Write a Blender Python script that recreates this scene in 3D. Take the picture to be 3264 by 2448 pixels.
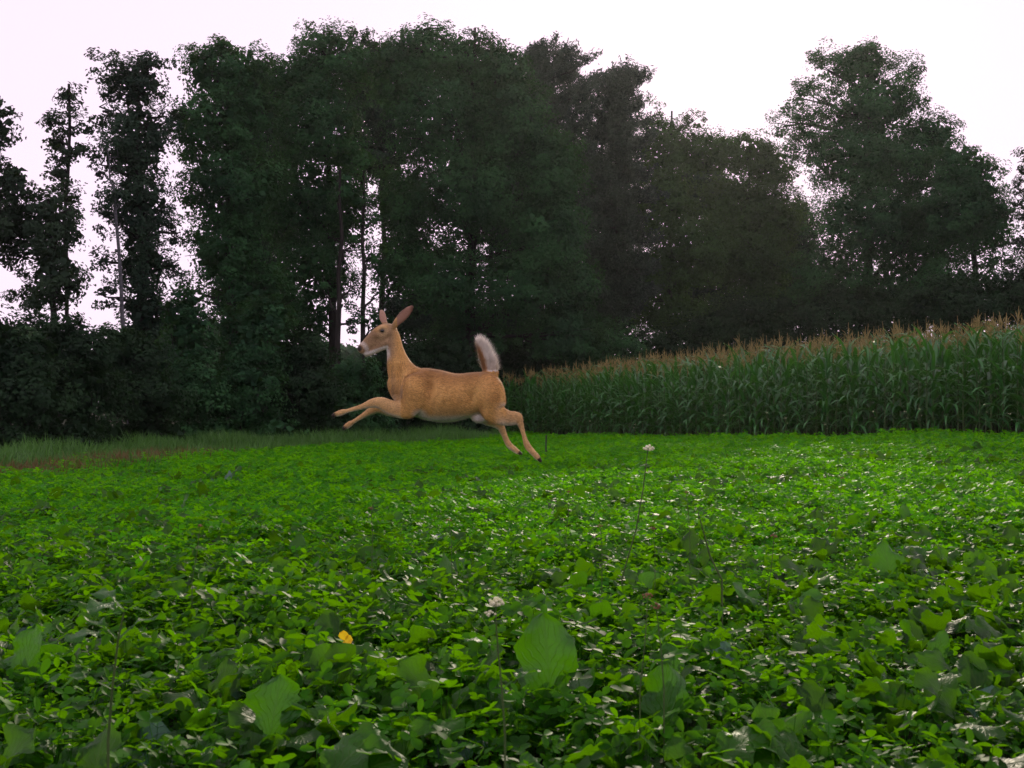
import bpy, math, random
import numpy as np
from mathutils import Vector, Matrix, Euler

for o in list(bpy.data.objects):
    bpy.data.objects.remove(o)
rng = np.random.default_rng(11)
random.seed(5)
SC = bpy.context.scene
COL = SC.collection
R = math.radians

# ------------------------------------------------------------------ camera, sky, sun, exposure
FPX = 1098.0            # focal length in pixels of a 1024 px wide frame
HOR = 400.0             # image row of the horizon
CAMZ = 1.0
cam_d = bpy.data.cameras.new('camera')
cam_d.sensor_width = 36.0
cam_d.lens = 36.0 * FPX / 1024.0
cam_d.shift_y = (HOR - 384.0) / 1024.0
cam_d.clip_start = 0.05
cam_d.clip_end = 4000.0
cam_d.dof.use_dof = True
cam_d.dof.focus_distance = 9.0
cam_d.dof.aperture_fstop = 9.0
cam = bpy.data.objects.new('camera', cam_d)
cam.location = (0, 0, CAMZ)
cam.rotation_euler = (R(90), 0, 0)
COL.objects.link(cam)
SC.camera = cam

SUN_AZ, SUN_EL = R(10.0), R(20.5)
world = bpy.data.worlds.new('World')
SC.world = world
world.use_nodes = True
wn = world.node_tree
wn.nodes.clear()
sky = wn.nodes.new('ShaderNodeTexSky')
sky.sky_type = 'NISHITA'
sky.sun_disc = False
sky.sun_elevation = SUN_EL
sky.sun_rotation = SUN_AZ
sky.air_density = 1.0
sky.dust_density = 4.0
veil = wn.nodes.new('ShaderNodeMix')           # thin even cloud that covers the whole evening sky
veil.data_type = 'RGBA'
veil.inputs[0].default_value = 0.975
veil.inputs[7].default_value = (11.0, 9.05, 10.9, 1)
bg = wn.nodes.new('ShaderNodeBackground')
bg.inputs['Strength'].default_value = 0.1
wo = wn.nodes.new('ShaderNodeOutputWorld')
wn.links.new(sky.outputs[0], veil.inputs[6])
wn.links.new(veil.outputs[2], bg.inputs['Color'])
wn.links.new(bg.outputs[0], wo.inputs['Surface'])

sun_d = bpy.data.lights.new('sun', 'SUN')
sun_d.energy = 2.5
sun_d.angle = R(1.5)
sun_d.color = (1.0, 0.86, 0.66)
sun = bpy.data.objects.new('sun', sun_d)
sdir = Vector((math.sin(SUN_AZ) * math.cos(SUN_EL), math.cos(SUN_AZ) * math.cos(SUN_EL), math.sin(SUN_EL)))
sun.rotation_euler = sdir.to_track_quat('Z', 'Y').to_euler()
sun.location = (6, 30, 30)
COL.objects.link(sun)

SC.view_settings.view_transform = 'Standard'
SC.view_settings.look = 'None'
SC.view_settings.exposure = 0.0
SC.view_settings.gamma = 1.0
SC.view_settings.use_curve_mapping = False
SC.render.engine = 'CYCLES'
SC.cycles.max_bounces = 6
SC.cycles.diffuse_bounces = 3
SC.cycles.glossy_bounces = 2
SC.cycles.transmission_bounces = 4
SC.cycles.use_denoising = True
try:
    SC.cycles.denoiser = 'OPENIMAGEDENOISE'
except Exception:
    pass

# ------------------------------------------------------------------ helpers
def smooth(t):
    t = np.clip(t, 0, 1)
    return t * t * (3 - 2 * t)

CORN_EDGE = np.array([(14.0, 16.0), (9.5, 20.5), (5.6, 25.0), (3.7, 29.9), (1.5, 35.6), (-0.7, 39.0)])
def edge_dist(x, y):
    """distance behind the front edge of the maize (positive inside the field)"""
    ex = CORN_EDGE[::-1, 1]; ey = CORN_EDGE[::-1, 0]
    xe = np.interp(y, CORN_EDGE[:, 1], CORN_EDGE[:, 0])
    return (x - xe) * 0.88

def zg(x, y):
    x = np.asarray(x, float); y = np.asarray(y, float)
    z = -0.009 * np.clip(y, -20, 60)
    z = z + np.clip(x, 0, 22) * 0.042 * smooth((y - 2.0) / 16.0)
    z = z + np.clip(x, -30, 0) * 0.012
    z = z + 0.026 * np.clip(edge_dist(x, y) - 0.5, 0, 26) * smooth((y - 14) / 8.0)
    z = z + 0.03 * np.sin(x * 0.9 + 1.0) * np.sin(y * 0.7) * smooth(y / 6)
    return z

def px_at(px, py, d):
    return np.array(((px - 512) / FPX * d, d, CAMZ - (py - HOR) / FPX * d))

def ground_at(px, py, h=0.0):
    """point h above the ground seen at that pixel"""
    lo, hi = 0.8, 120.0
    for _ in range(60):
        m = (lo + hi) / 2
        p = px_at(px, py, m)
        if p[2] - h > zg(p[0], p[1]): lo = m
        else: hi = m
    p = px_at(px, py, lo)
    return np.array((p[0], p[1], float(zg(p[0], p[1]))))

def mesh(name, V, F, mat=None, smooth_shade=False, attrs=None, uv=None, mats=None, mat_idx=None):
    """F: list of int arrays (n,k)"""
    if not isinstance(F, (list, tuple)): F = [F]
    F = [np.asarray(f, np.int32) for f in F if len(f)]
    V = np.asarray(V, np.float32)
    me = bpy.data.meshes.new(name)
    loops = np.concatenate([f.ravel() for f in F])
    tot = np.concatenate([np.full(len(f), f.shape[1], np.int32) for f in F])
    st = np.concatenate([[0], np.cumsum(tot)[:-1]]).astype(np.int32)
    me.vertices.add(len(V)); me.vertices.foreach_set('co', V.ravel())
    me.loops.add(len(loops)); me.loops.foreach_set('vertex_index', loops)
    me.polygons.add(len(tot)); me.polygons.foreach_set('loop_start', st); me.polygons.foreach_set('loop_total', tot)
    if smooth_shade:
        me.polygons.foreach_set('use_smooth', np.ones(len(tot), bool))
    for m in (mats or ([mat] if mat else [])): me.materials.append(m)
    if mat_idx is not None: me.polygons.foreach_set('material_index', np.asarray(mat_idx, np.int32))
    for k, a in (attrs or {}).items():
        a = np.asarray(a, np.float32)
        if a.ndim == 1:
            at = me.attributes.new(k, 'FLOAT', 'POINT'); at.data.foreach_set('value', a)
        elif a.shape[1] == 3:
            at = me.attributes.new(k, 'FLOAT_VECTOR', 'POINT'); at.data.foreach_set('vector', a.ravel())
        else:
            at = me.attributes.new(k, 'FLOAT_COLOR', 'POINT'); at.data.foreach_set('color', a.ravel())
    if uv is not None:
        ul = me.uv_layers.new(name='UVMap')
        ul.data.foreach_set('uv', np.asarray(uv, np.float32)[loops].ravel())
    me.update(calc_edges=True)
    me.validate()
    return me

def obj(name, me, parent=None, loc=None, rot=None, scl=None, col=None):
    o = bpy.data.objects.new(name, me)
    (col or COL).objects.link(o)
    if parent: o.parent = parent
    if loc is not None: o.location = loc
    if rot is not None: o.rotation_euler = rot
    if scl is not None: o.scale = (scl,) * 3 if np.isscalar(scl) else scl
    return o

def tag(o, label=None, cat=None, group=None, kind=None):
    if label: o['label'] = label
    if cat: o['category'] = cat
    if group: o['group'] = group
    if kind: o['kind'] = kind
    return o

def empty(name, loc, rz=0.0):
    o = bpy.data.objects.new(name, None)
    COL.objects.link(o); o.location = loc; o.rotation_euler = (0, 0, rz)
    o.empty_display_size = 0.1
    return o

class Geo:
    """collects vertices and faces of one mesh"""
    def __init__(s): s.V = []; s.F = {}; s.n = 0; s.A = []; s.UV = []
    def add(s, V, F, a=0.0, uv=None):
        V = np.asarray(V, float)
        for f in (F if isinstance(F, list) else [F]):
            f = np.asarray(f, int)
            s.F.setdefault(f.shape[1], []).append(f + s.n)
        s.V.append(V); s.A.append(np.full(len(V), a) if np.isscalar(a) else np.asarray(a))
        s.UV.append(np.zeros((len(V), 2)) if uv is None else np.asarray(uv, float))
        s.n += len(V)
    def mesh(s, name, mat, sm=False):
        return mesh(name, np.concatenate(s.V), [np.concatenate(v) for v in s.F.values()], mat, sm,
                    {'tint': np.concatenate(s.A)}, np.concatenate(s.UV))

def tube(pts, rad, n=6, cap=True):
    pts = np.asarray(pts, float); rad = np.asarray(rad, float)
    m = len(pts)
    t = np.gradient(pts, axis=0); t /= np.linalg.norm(t, axis=1)[:, None] + 1e-9
    ref = np.array((0.31, 0.95, 0.05)) if abs(t[0][2]) > 0.5 else np.array((0, 0, 1.0))
    a = np.cross(t, ref); a /= np.linalg.norm(a, axis=1)[:, None] + 1e-9
    b = np.cross(t, a)
    ang = np.linspace(0, 2 * np.pi, n, endpoint=False)
    V = (pts[:, None] + rad[:, None, None] * (np.cos(ang)[None, :, None] * a[:, None] + np.sin(ang)[None, :, None] * b[:, None])).reshape(-1, 3)
    i = np.arange(m - 1)[:, None] * n; j = np.arange(n)[None]
    k = (j + 1) % n
    F = np.stack([i + j, i + k, i + n + k, i + n + j], -1).reshape(-1, 4)
    return V, F

# ------------------------------------------------------------------ materials
def nodes(m):
    m.use_nodes = True
    nt = m.node_tree; nt.nodes.clear()
    return nt, nt.nodes, nt.links

def ramp(N, stops):
    r = N.new('ShaderNodeValToRGB')
    e = r.color_ramp.elements
    while len(e) < len(stops): e.new(0.5)
    for k, (p, c) in enumerate(stops):
        e[k].position = p; e[k].color = (*c, 1)
    return r

def leaf_mat(name, dark, light, trans, tfac=0.35, rough=0.45, spec=0.4, scale=1.0, veins=False, bump=0.0, inst=False):
    m = bpy.data.materials.new(name)
    nt, N, L = nodes(m)
    out = N.new('ShaderNodeOutputMaterial')
    tc = N.new('ShaderNodeTexCoord')
    noi = N.new('ShaderNodeTexNoise'); noi.inputs['Scale'].default_value = scale; noi.inputs['Detail'].default_value = 3
    L.new(tc.outputs['Object'], noi.inputs['Vector'])
    at = N.new('ShaderNodeAttribute'); at.attribute_name = 'tint'
    ad = N.new('ShaderNodeMath'); ad.operation = 'ADD'
    L.new(noi.outputs['Fac'], ad.inputs[0]); L.new(at.outputs['Fac'], ad.inputs[1])
    src = ad
    if inst:
        oi = N.new('ShaderNodeObjectInfo')
        mr = N.new('ShaderNodeMapRange'); mr.inputs[3].default_value = -0.22; mr.inputs[4].default_value = 0.22
        L.new(oi.outputs['Random'], mr.inputs[0])
        a2 = N.new('ShaderNodeMath'); a2.operation = 'ADD'
        L.new(ad.outputs[0], a2.inputs[0]); L.new(mr.outputs[0], a2.inputs[1]); src = a2
    rp = ramp(N, [(0.28, dark), (0.72, light)])
    L.new(src.outputs[0], rp.inputs[0])
    col = rp.outputs[0]
    tcol = N.new('ShaderNodeMix'); tcol.data_type = 'RGBA'; tcol.blend_type = 'MULTIPLY'
    tcol.inputs[0].default_value = 0.5
    tcol.inputs[6].default_value = (*trans, 1)
    gm = N.new('ShaderNodeMapRange'); gm.inputs[1].default_value = 0.2; gm.inputs[2].default_value = 0.8
    gm.inputs[3].default_value = 0.35; gm.inputs[4].default_value = 1.2
    L.new(src.outputs[0], gm.inputs[0]); L.new(gm.outputs[0], tcol.inputs[7])
    tout = tcol.outputs[2]
    p = N.new('ShaderNodeBsdfPrincipled')
    p.inputs['Roughness'].default_value = rough
    p.inputs['Specular IOR Level'].default_value = spec
    if veins:
        # feathered side veins and a midrib drawn from the leaf's own length and width
        uvn = N.new('ShaderNodeUVMap'); uvn.uv_map = 'UVMap'
        sp = N.new('ShaderNodeSeparateXYZ'); L.new(uvn.outputs[0], sp.inputs[0])
        ab = N.new('ShaderNodeMath'); ab.operation = 'ABSOLUTE'; L.new(sp.outputs[0], ab.inputs[0])
        m1 = N.new('ShaderNodeMath'); m1.operation = 'MULTIPLY_ADD'; m1.inputs[1].default_value = -0.55
        L.new(ab.outputs[0], m1.inputs[0]); L.new(sp.outputs[1], m1.inputs[2])
        nw = N.new('ShaderNodeTexNoise'); nw.inputs['Scale'].default_value = 18.0
        L.new(tc.outputs['Object'], nw.inputs['Vector'])
        mw = N.new('ShaderNodeMath'); mw.operation = 'MULTIPLY_ADD'; mw.inputs[1].default_value = 0.22
        L.new(nw.outputs['Fac'], mw.inputs[0]); L.new(m1.outputs[0], mw.inputs[2])
        m2 = N.new('ShaderNodeMath'); m2.operation = 'MULTIPLY'; m2.inputs[1].default_value = 7.0
        L.new(mw.outputs[0], m2.inputs[0])
        pp = N.new('ShaderNodeMath'); pp.operation = 'PINGPONG'; pp.inputs[1].default_value = 0.5
        L.new(m2.outputs[0], pp.inputs[0])
        v1 = N.new('ShaderNodeMapRange'); v1.inputs[1].default_value = 0.0; v1.inputs[2].default_value = 0.17
        v1.inputs[3].default_value = 1.0; v1.inputs[4].default_value = 0.0
        L.new(pp.outputs[0], v1.inputs[0])
        v2 = N.new('ShaderNodeMapRange'); v2.inputs[1].default_value = 0.0; v2.inputs[2].default_value = 0.09
        v2.inputs[3].default_value = 1.0; v2.inputs[4].default_value = 0.0
        L.new(ab.outputs[0], v2.inputs[0])
        mx = N.new('ShaderNodeMath'); mx.operation = 'MAXIMUM'
        L.new(v1.outputs[0], mx.inputs[0]); L.new(v2.outputs[0], mx.inputs[1])
        vs = N.new('ShaderNodeMath'); vs.operation = 'MULTIPLY'; vs.inputs[1].default_value = 0.5
        L.new(mx.outputs[0], vs.inputs[0])
        cm = N.new('ShaderNodeMix'); cm.data_type = 'RGBA'
        cm.inputs[7].default_value = (light[0] * 1.5 + 0.02, light[1] * 1.15, light[2] * 1.5 + 0.01, 1)
        L.new(vs.outputs[0], cm.inputs[0]); L.new(col, cm.inputs[6]); col = cm.outputs[2]
        tm = N.new('ShaderNodeMix'); tm.data_type = 'RGBA'
        tm.inputs[7].default_value = (trans[0] * 0.45, trans[1] * 0.5, trans[2] * 0.5, 1)
        L.new(vs.outputs[0], tm.inputs[0]); L.new(tout, tm.inputs[6]); tout = tm.outputs[2]
        if bump:
            b = N.new('ShaderNodeBump'); b.inputs['Strength'].default_value = bump; b.inputs['Distance'].default_value = 0.004
            iv = N.new('ShaderNodeMath'); iv.operation = 'SUBTRACT'; iv.inputs[0].default_value = 1.0
            L.new(mx.outputs[0], iv.inputs[1])
            n2 = N.new('ShaderNodeTexNoise'); n2.inputs['Scale'].default_value = 60.0
            L.new(tc.outputs['Object'], n2.inputs['Vector'])
            s2 = N.new('ShaderNodeMath'); s2.operation = 'ADD'
            L.new(iv.outputs[0], s2.inputs[0]); L.new(n2.outputs['Fac'], s2.inputs[1])
            L.new(s2.outputs[0], b.inputs['Height']); L.new(b.outputs[0], p.inputs['Normal'])
    L.new(col, p.inputs['Base Color'])
    t = N.new('ShaderNodeBsdfTranslucent'); L.new(tout, t.inputs['Color'])
    mix = N.new('ShaderNodeMixShader'); mix.inputs[0].default_value = tfac
    L.new(p.outputs[0], mix.inputs[1]); L.new(t.outputs[0], mix.inputs[2])
    L.new(mix.outputs[0], out.inputs['Surface'])
    return m

def plain_mat(name, c1, c2, scale=8.0, rough=0.8, spec=0.2, bump=0.0, stretch=(1, 1, 1), detail=5):
    m = bpy.data.materials.new(name)
    nt, N, L = nodes(m)
    out = N.new('ShaderNodeOutputMaterial')
    p = N.new('ShaderNodeBsdfPrincipled')
    p.inputs['Roughness'].default_value = rough; p.inputs['Specular IOR Level'].default_value = spec
    tc = N.new('ShaderNodeTexCoord'); mp = N.new('ShaderNodeMapping'); mp.inputs['Scale'].default_value = stretch
    n = N.new('ShaderNodeTexNoise'); n.inputs['Scale'].default_value = scale; n.inputs['Detail'].default_value = detail
    L.new(tc.outputs['Object'], mp.inputs[0]); L.new(mp.outputs[0], n.inputs['Vector'])
    r = ramp(N, [(0.3, c1), (0.7, c2)])
    L.new(n.outputs['Fac'], r.inputs[0]); L.new(r.outputs[0], p.inputs['Base Color'])
    if bump:
        b = N.new('ShaderNodeBump'); b.inputs['Strength'].default_value = bump; b.inputs['Distance'].default_value = 0.03
        L.new(n.outputs['Fac'], b.inputs['Height']); L.new(b.outputs[0], p.inputs['Normal'])
    L.new(p.outputs[0], out.inputs['Surface'])
    return m

M = {}
M['maple'] = leaf_mat('maple_foliage', (0.013, 0.046, 0.021), (0.038, 0.118, 0.038), (0.07, 0.18, 0.025), 0.22, 0.7, 0.08, 0.35)
M['oak'] = leaf_mat('oak_foliage', (0.014, 0.030, 0.019), (0.036, 0.066, 0.034), (0.06, 0.11, 0.02), 0.2, 0.7, 0.1, 0.5)
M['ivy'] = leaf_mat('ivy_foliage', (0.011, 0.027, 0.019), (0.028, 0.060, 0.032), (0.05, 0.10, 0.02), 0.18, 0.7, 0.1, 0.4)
M['bright'] = leaf_mat('ash_foliage', (0.018, 0.048, 0.018), (0.044, 0.105, 0.030), (0.10, 0.19, 0.02), 0.25, 0.7, 0.08, 0.4)
M['pine'] = leaf_mat('pine_needles', (0.018, 0.038, 0.026), (0.044, 0.078, 0.046), (0.04, 0.06, 0.02), 0.12, 0.55, 0.25, 0.7)
M['shrub'] = leaf_mat('shrub_foliage', (0.008, 0.022, 0.011), (0.020, 0.050, 0.019), (0.04, 0.10, 0.02), 0.2, 0.7, 0.08, 0.6)
M['bark'] = plain_mat('dark_bark', (0.014, 0.013, 0.012), (0.034, 0.031, 0.028), 3.0, 0.9, 0.1, 0.5, (3, 3, 0.6))
M['pale_bark'] = plain_mat('pale_bark', (0.05, 0.052, 0.058), (0.12, 0.122, 0.13), 3.0, 0.85, 0.1, 0.3, (2, 2, 5))
M['clover'] = leaf_mat('clover_leaf_shaded', (0.006, 0.042, 0.0008), (0.026, 0.132, 0.001), (0.16, 0.46, 0.001), 0.42, 0.48, 0.07, 25.0, inst=True)  # near copy kept darker: the dim foreground is put into the leaf colour
M['clover_far'] = leaf_mat('clover_leaf_lit', (0.012, 0.105, 0.0008), (0.044, 0.240, 0.0015), (0.20, 0.64, 0.0015), 0.44, 0.48, 0.05, 12.0, inst=True)  # same clover, lighter copy: the brighter lit mid field put into its colour
M['stem'] = plain_mat('green_stem', (0.030, 0.065, 0.012), (0.06, 0.10, 0.022), 20, 0.6, 0.3)
M['brassica'] = leaf_mat('turnip_leaf', (0.007, 0.062, 0.003), (0.022, 0.122, 0.004), (0.12, 0.38, 0.003), 0.36, 0.42, 0.30, 8.0, veins=True, bump=0.5)
M['brassica_blue'] = leaf_mat('waxy_kale_leaf', (0.028, 0.095, 0.055), (0.058, 0.150, 0.092), (0.15, 0.38, 0.03), 0.25, 0.50, 0.28, 8.0, veins=True, bump=0.6)
M['yellow_leaf'] = leaf_mat('yellowed_leaf', (0.6, 0.20, 0.01), (0.62, 0.50, 0.02), (0.8, 0.6, 0.02), 0.45, 0.45, 0.3, 60.0)
M['corn'] = leaf_mat('maize_leaf', (0.014, 0.082, 0.020), (0.042, 0.180, 0.038), (0.10, 0.34, 0.015), 0.28, 0.32, 0.5, 2.2, inst=True)
M['stalk'] = plain_mat('maize_stalk', (0.035, 0.075, 0.02), (0.08, 0.12, 0.035), 6, 0.5, 0.3)
M['tassel'] = plain_mat('maize_tassel', (0.17, 0.142, 0.05), (0.33, 0.27, 0.105), 9, 0.8, 0.1)
M['grass'] = leaf_mat('tall_grass', (0.032, 0.095, 0.020), (0.085, 0.215, 0.040), (0.12, 0.30, 0.04), 0.3, 0.55, 0.2, 0.9)
M['dry_grass'] = leaf_mat('dry_grass', (0.09, 0.068, 0.024), (0.16, 0.125, 0.05), (0.2, 0.14, 0.05), 0.25, 0.7, 0.1, 1.2)
M['petal'] = plain_mat('white_petal', (0.56, 0.56, 0.33), (0.80, 0.82, 0.58), 120, 0.7, 0.2)
M['seed'] = plain_mat('brown_seed_head', (0.12, 0.06, 0.03), (0.26, 0.15, 0.08), 60, 0.8, 0.1)
M['metal'] = plain_mat('dark_metal', (0.015, 0.014, 0.014), (0.03, 0.028, 0.026), 30, 0.5, 0.4)
M['horn'] = plain_mat('dark_eye', (0.01, 0.007, 0.005), (0.015, 0.01, 0.008), 30, 0.12, 0.6)

# ------------------------------------------------------------------ ground
def soil_mat():
    m = bpy.data.materials.new('dark_soil')
    nt, N, L = nodes(m)
    out = N.new('ShaderNodeOutputMaterial'); p = N.new('ShaderNodeBsdfPrincipled')
    p.inputs['Roughness'].default_value = 0.95; p.inputs['Specular IOR Level'].default_value = 0.1
    tc = N.new('ShaderNodeTexCoord')
    n1 = N.new('ShaderNodeTexNoise'); n1.inputs['Scale'].default_value = 0.35; n1.inputs['Detail'].default_value = 6
    n2 = N.new('ShaderNodeTexNoise'); n2.inputs['Scale'].default_value = 9.0; n2.inputs['Detail'].default_value = 6
    L.new(tc.outputs['Object'], n1.inputs[0]); L.new(tc.outputs['Object'], n2.inputs[0])
    r1 = ramp(N, [(0.4, (0.030, 0.024, 0.015)), (0.62, (0.018, 0.034, 0.010))])
    r2 = ramp(N, [(0.3, (0.45, 0.45, 0.45)), (0.75, (1.15, 1.1, 1.0))])
    mx = N.new('ShaderNodeMix'); mx.data_type = 'RGBA'; mx.blend_type = 'MULTIPLY'; mx.inputs[0].default_value = 1
    L.new(n1.outputs['Fac'], r1.inputs[0]); L.new(n2.outputs['Fac'], r2.inputs[0])
    L.new(r1.outputs[0], mx.inputs[6]); L.new(r2.outputs[0], mx.inputs[7]); L.new(mx.outputs[2], p.inputs['Base Color'])
    b = N.new('ShaderNodeBump'); b.inputs['Strength'].default_value = 0.6; b.inputs['Distance'].default_value = 0.05
    L.new(n2.outputs['Fac'], b.inputs['Height']); L.new(b.outputs[0], p.inputs['Normal'])
    L.new(p.outputs[0], out.inputs['Surface'])
    return m
gx = np.concatenate([np.linspace(-400, -60, 10), np.linspace(-50, 50, 101), np.linspace(60, 400, 10)])
gy = np.concatenate([np.linspace(-200, -20, 6), np.linspace(-10, 90, 101), np.linspace(110, 600, 12)])
X, Y = np.meshgrid(gx, gy)
V = np.stack([X.ravel(), Y.ravel(), zg(X.ravel(), Y.ravel())], 1)
nx = len(gx); i = (np.arange(len(gy) - 1)[:, None] * nx + np.arange(nx - 1)[None]).ravel()
F = np.stack([i, i + 1, i + nx + 1, i + nx], 1)
g = obj('ground', mesh('ground', V, F, soil_mat(), True))
tag(g, 'dark soil under the food plot and the woods', 'ground', kind='structure')

# ------------------------------------------------------------------ trees
def unit(a):
    return a / (np.linalg.norm(a, axis=-1, keepdims=True) + 1e-9)

def rand_dirs(n):
    return unit(rng.normal(size=(n, 3)))

def leaf_cards(C, Nrm, L, W, tint):
    """kite-shaped leaves centred at C with normals Nrm, folded along the midrib"""
    n = len(C)
    t = unit(np.cross(Nrm, rand_dirs(n)))
    s = np.cross(Nrm, t)
    L = np.broadcast_to(L, n)[:, None]; W = np.broadcast_to(W, n)[:, None]
    f = Nrm * W * 0.25
    V = np.stack([C - t * L * 0.5, C + s * W * 0.5 - t * L * 0.05 + f, C + t * L * 0.5, C - s * W * 0.5 - t * L * 0.05 + f], 1).reshape(-1, 3)
    F = np.arange(n * 4).reshape(n, 4)
    return V, F, np.repeat(tint, 4)

def crown_geo(lobes, leaf=0.17, dens=1.0, core=True, droop=0.3):
    """lobes: (centre, (rx,ry,rz), density). Clumps of leaves on and inside each lobe."""
    Vs, Fs, Ts, n0 = [], [], [], 0
    for c, r, dn in lobes:
        c = np.asarray(c); r = np.asarray(r)
        area = r[0] * r[2] * math.pi
        ncl = max(6, int(area * 14.0 * dens * min(dn, 1.0)))
        d = rand_dirs(ncl)
        rad = rng.uniform(0.35, 1.08, ncl) ** 0.6
        cc = c + d * r * rad[:, None]
        cs = rng.uniform(0.20, 0.55, ncl) * min(1.0, 0.45 + 0.35 * float(min(r)))
        nl = int(44 * (0.6 + 0.4 * dn) * min(1.9, (0.17 / leaf) ** 1.2))
        P = rng.normal(size=(ncl, nl, 3))
        P = P / (np.linalg.norm(P, axis=2, keepdims=True) + 1e-6) * rng.uniform(0.25, 1.0, (ncl, nl, 1)) ** 0.6
        P[..., 2] = P[..., 2] * 0.7 - droop * (P[..., 0] ** 2 + P[..., 1] ** 2) * 0.4
        P = (cc[:, None] + P * cs[:, None, None] * 1.25).reshape(-1, 3)
        out = np.repeat(d, nl, 0)
        nr = unit(out * 0.9 + np.array((0, 0, 0.6)) + rng.normal(size=out.shape) * 0.42)
        tint = np.repeat(rng.normal(0, 0.08, ncl), nl) + rng.normal(0, 0.03, len(P))
        V, F, T = leaf_cards(P, nr, leaf * rng.uniform(0.7, 1.3, len(P)), leaf * 0.62 * rng.uniform(0.7, 1.2, len(P)), tint)
        Vs.append(V); Fs.append(F + n0); Ts.append(T); n0 += len(V)
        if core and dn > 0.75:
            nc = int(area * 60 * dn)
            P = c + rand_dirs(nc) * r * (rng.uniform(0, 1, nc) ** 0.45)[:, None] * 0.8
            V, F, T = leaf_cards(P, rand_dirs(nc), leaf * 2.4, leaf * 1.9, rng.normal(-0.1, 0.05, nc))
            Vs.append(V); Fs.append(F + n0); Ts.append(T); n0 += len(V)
    return np.concatenate(Vs), np.concatenate(Fs), np.concatenate(Ts)

def wobble_path(a, b, n=7, amp=0.12, sag=0.0):
    t = np.linspace(0, 1, n)[:, None]
    p = a * (1 - t) + b * t
    w = rng.normal(size=(n, 3)) * amp * np.sin(t * math.pi)
    w[:, 2] *= 0.3
    p = p + w
    p[:, 2] += sag * np.sin(t[:, 0] * math.pi)
    return p

def tree(name, label, D, tx, lobes, mat='maple', leaf=0.17, dens=1.0, r0=0.2, bark='bark', lean=0.0, cat='tree', group=None, top=None, core=True, wob=0.06):
    """tx: pixel column of the trunk foot; lobes in pixels (x, y, rx, ry, depth offset in m, density)"""
    bx = (tx - 512) / FPX * D
    base = np.array((bx, D, float(zg(bx, D)) - 0.05))
    root = empty(name, base)
    tag(root, label, cat, group)
    k = D / FPX
    LB = []
    for lb in lobes:
        x, y, rx, ry = lb[:4]
        dy = lb[4] if len(lb) > 4 else 0.0
        dn = lb[5] if len(lb) > 5 else 1.0
        c = px_at(x, y, D) + np.array((0, dy, 0)) - base
        LB.append((c, (rx * k, (rx * 0.55 + ry * 0.35) * k, ry * k), dn))
    topz = max(c[2] + r[2] * 0.35 for c, r, _ in LB) if top is None else CAMZ - (top - HOR) * k - base[2]
    topx = np.average([c[0] for c, _, _ in LB], weights=[r[0] for _, r, _ in LB])
    tp = wobble_path(np.zeros(3), np.array((topx * 0.6 + lean, 0, topz)), 9, wob)
    G = Geo()
    V, F = tube(tp, np.linspace(r0, 0.04, 9) * np.concatenate([[1.35], np.ones(8)]), 8)
    G.add(V, F)
    obj('trunk', G.mesh('trunk', M[bark], True), root)
    for c, r, dn in LB:
        B = Geo()
        z0 = min(max(c[2] - r[2] * rng.uniform(0.5, 1.3), topz * 0.25), topz * 0.92)
        j = np.interp(z0, tp[:, 2], np.arange(9)); a = tp[int(j)] * (1 - j % 1) + tp[min(int(j) + 1, 8)] * (j % 1)
        e = c + rand_dirs(1)[0] * np.array(r) * 0.3
        lp = wobble_path(a, e, 6, 0.1, 0.1)
        V, F = tube(lp, np.linspace(r0 * 0.4, 0.02, 6), 5); B.add(V, F)
        for s in range(5):
            e2 = c + rand_dirs(1)[0] * np.array(r) * 0.95
            V, F = tube(wobble_path(lp[int(rng.integers(2, 6))], e2, 5, 0.1), np.linspace(r0 * 0.16, 0.008, 5), 4)
            B.add(V, F)
        obj('limb', B.mesh('limb', M[bark], True), root)
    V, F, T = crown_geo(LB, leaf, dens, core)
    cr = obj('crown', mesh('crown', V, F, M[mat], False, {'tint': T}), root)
    cr['kind'] = 'stuff'
    return root

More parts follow.
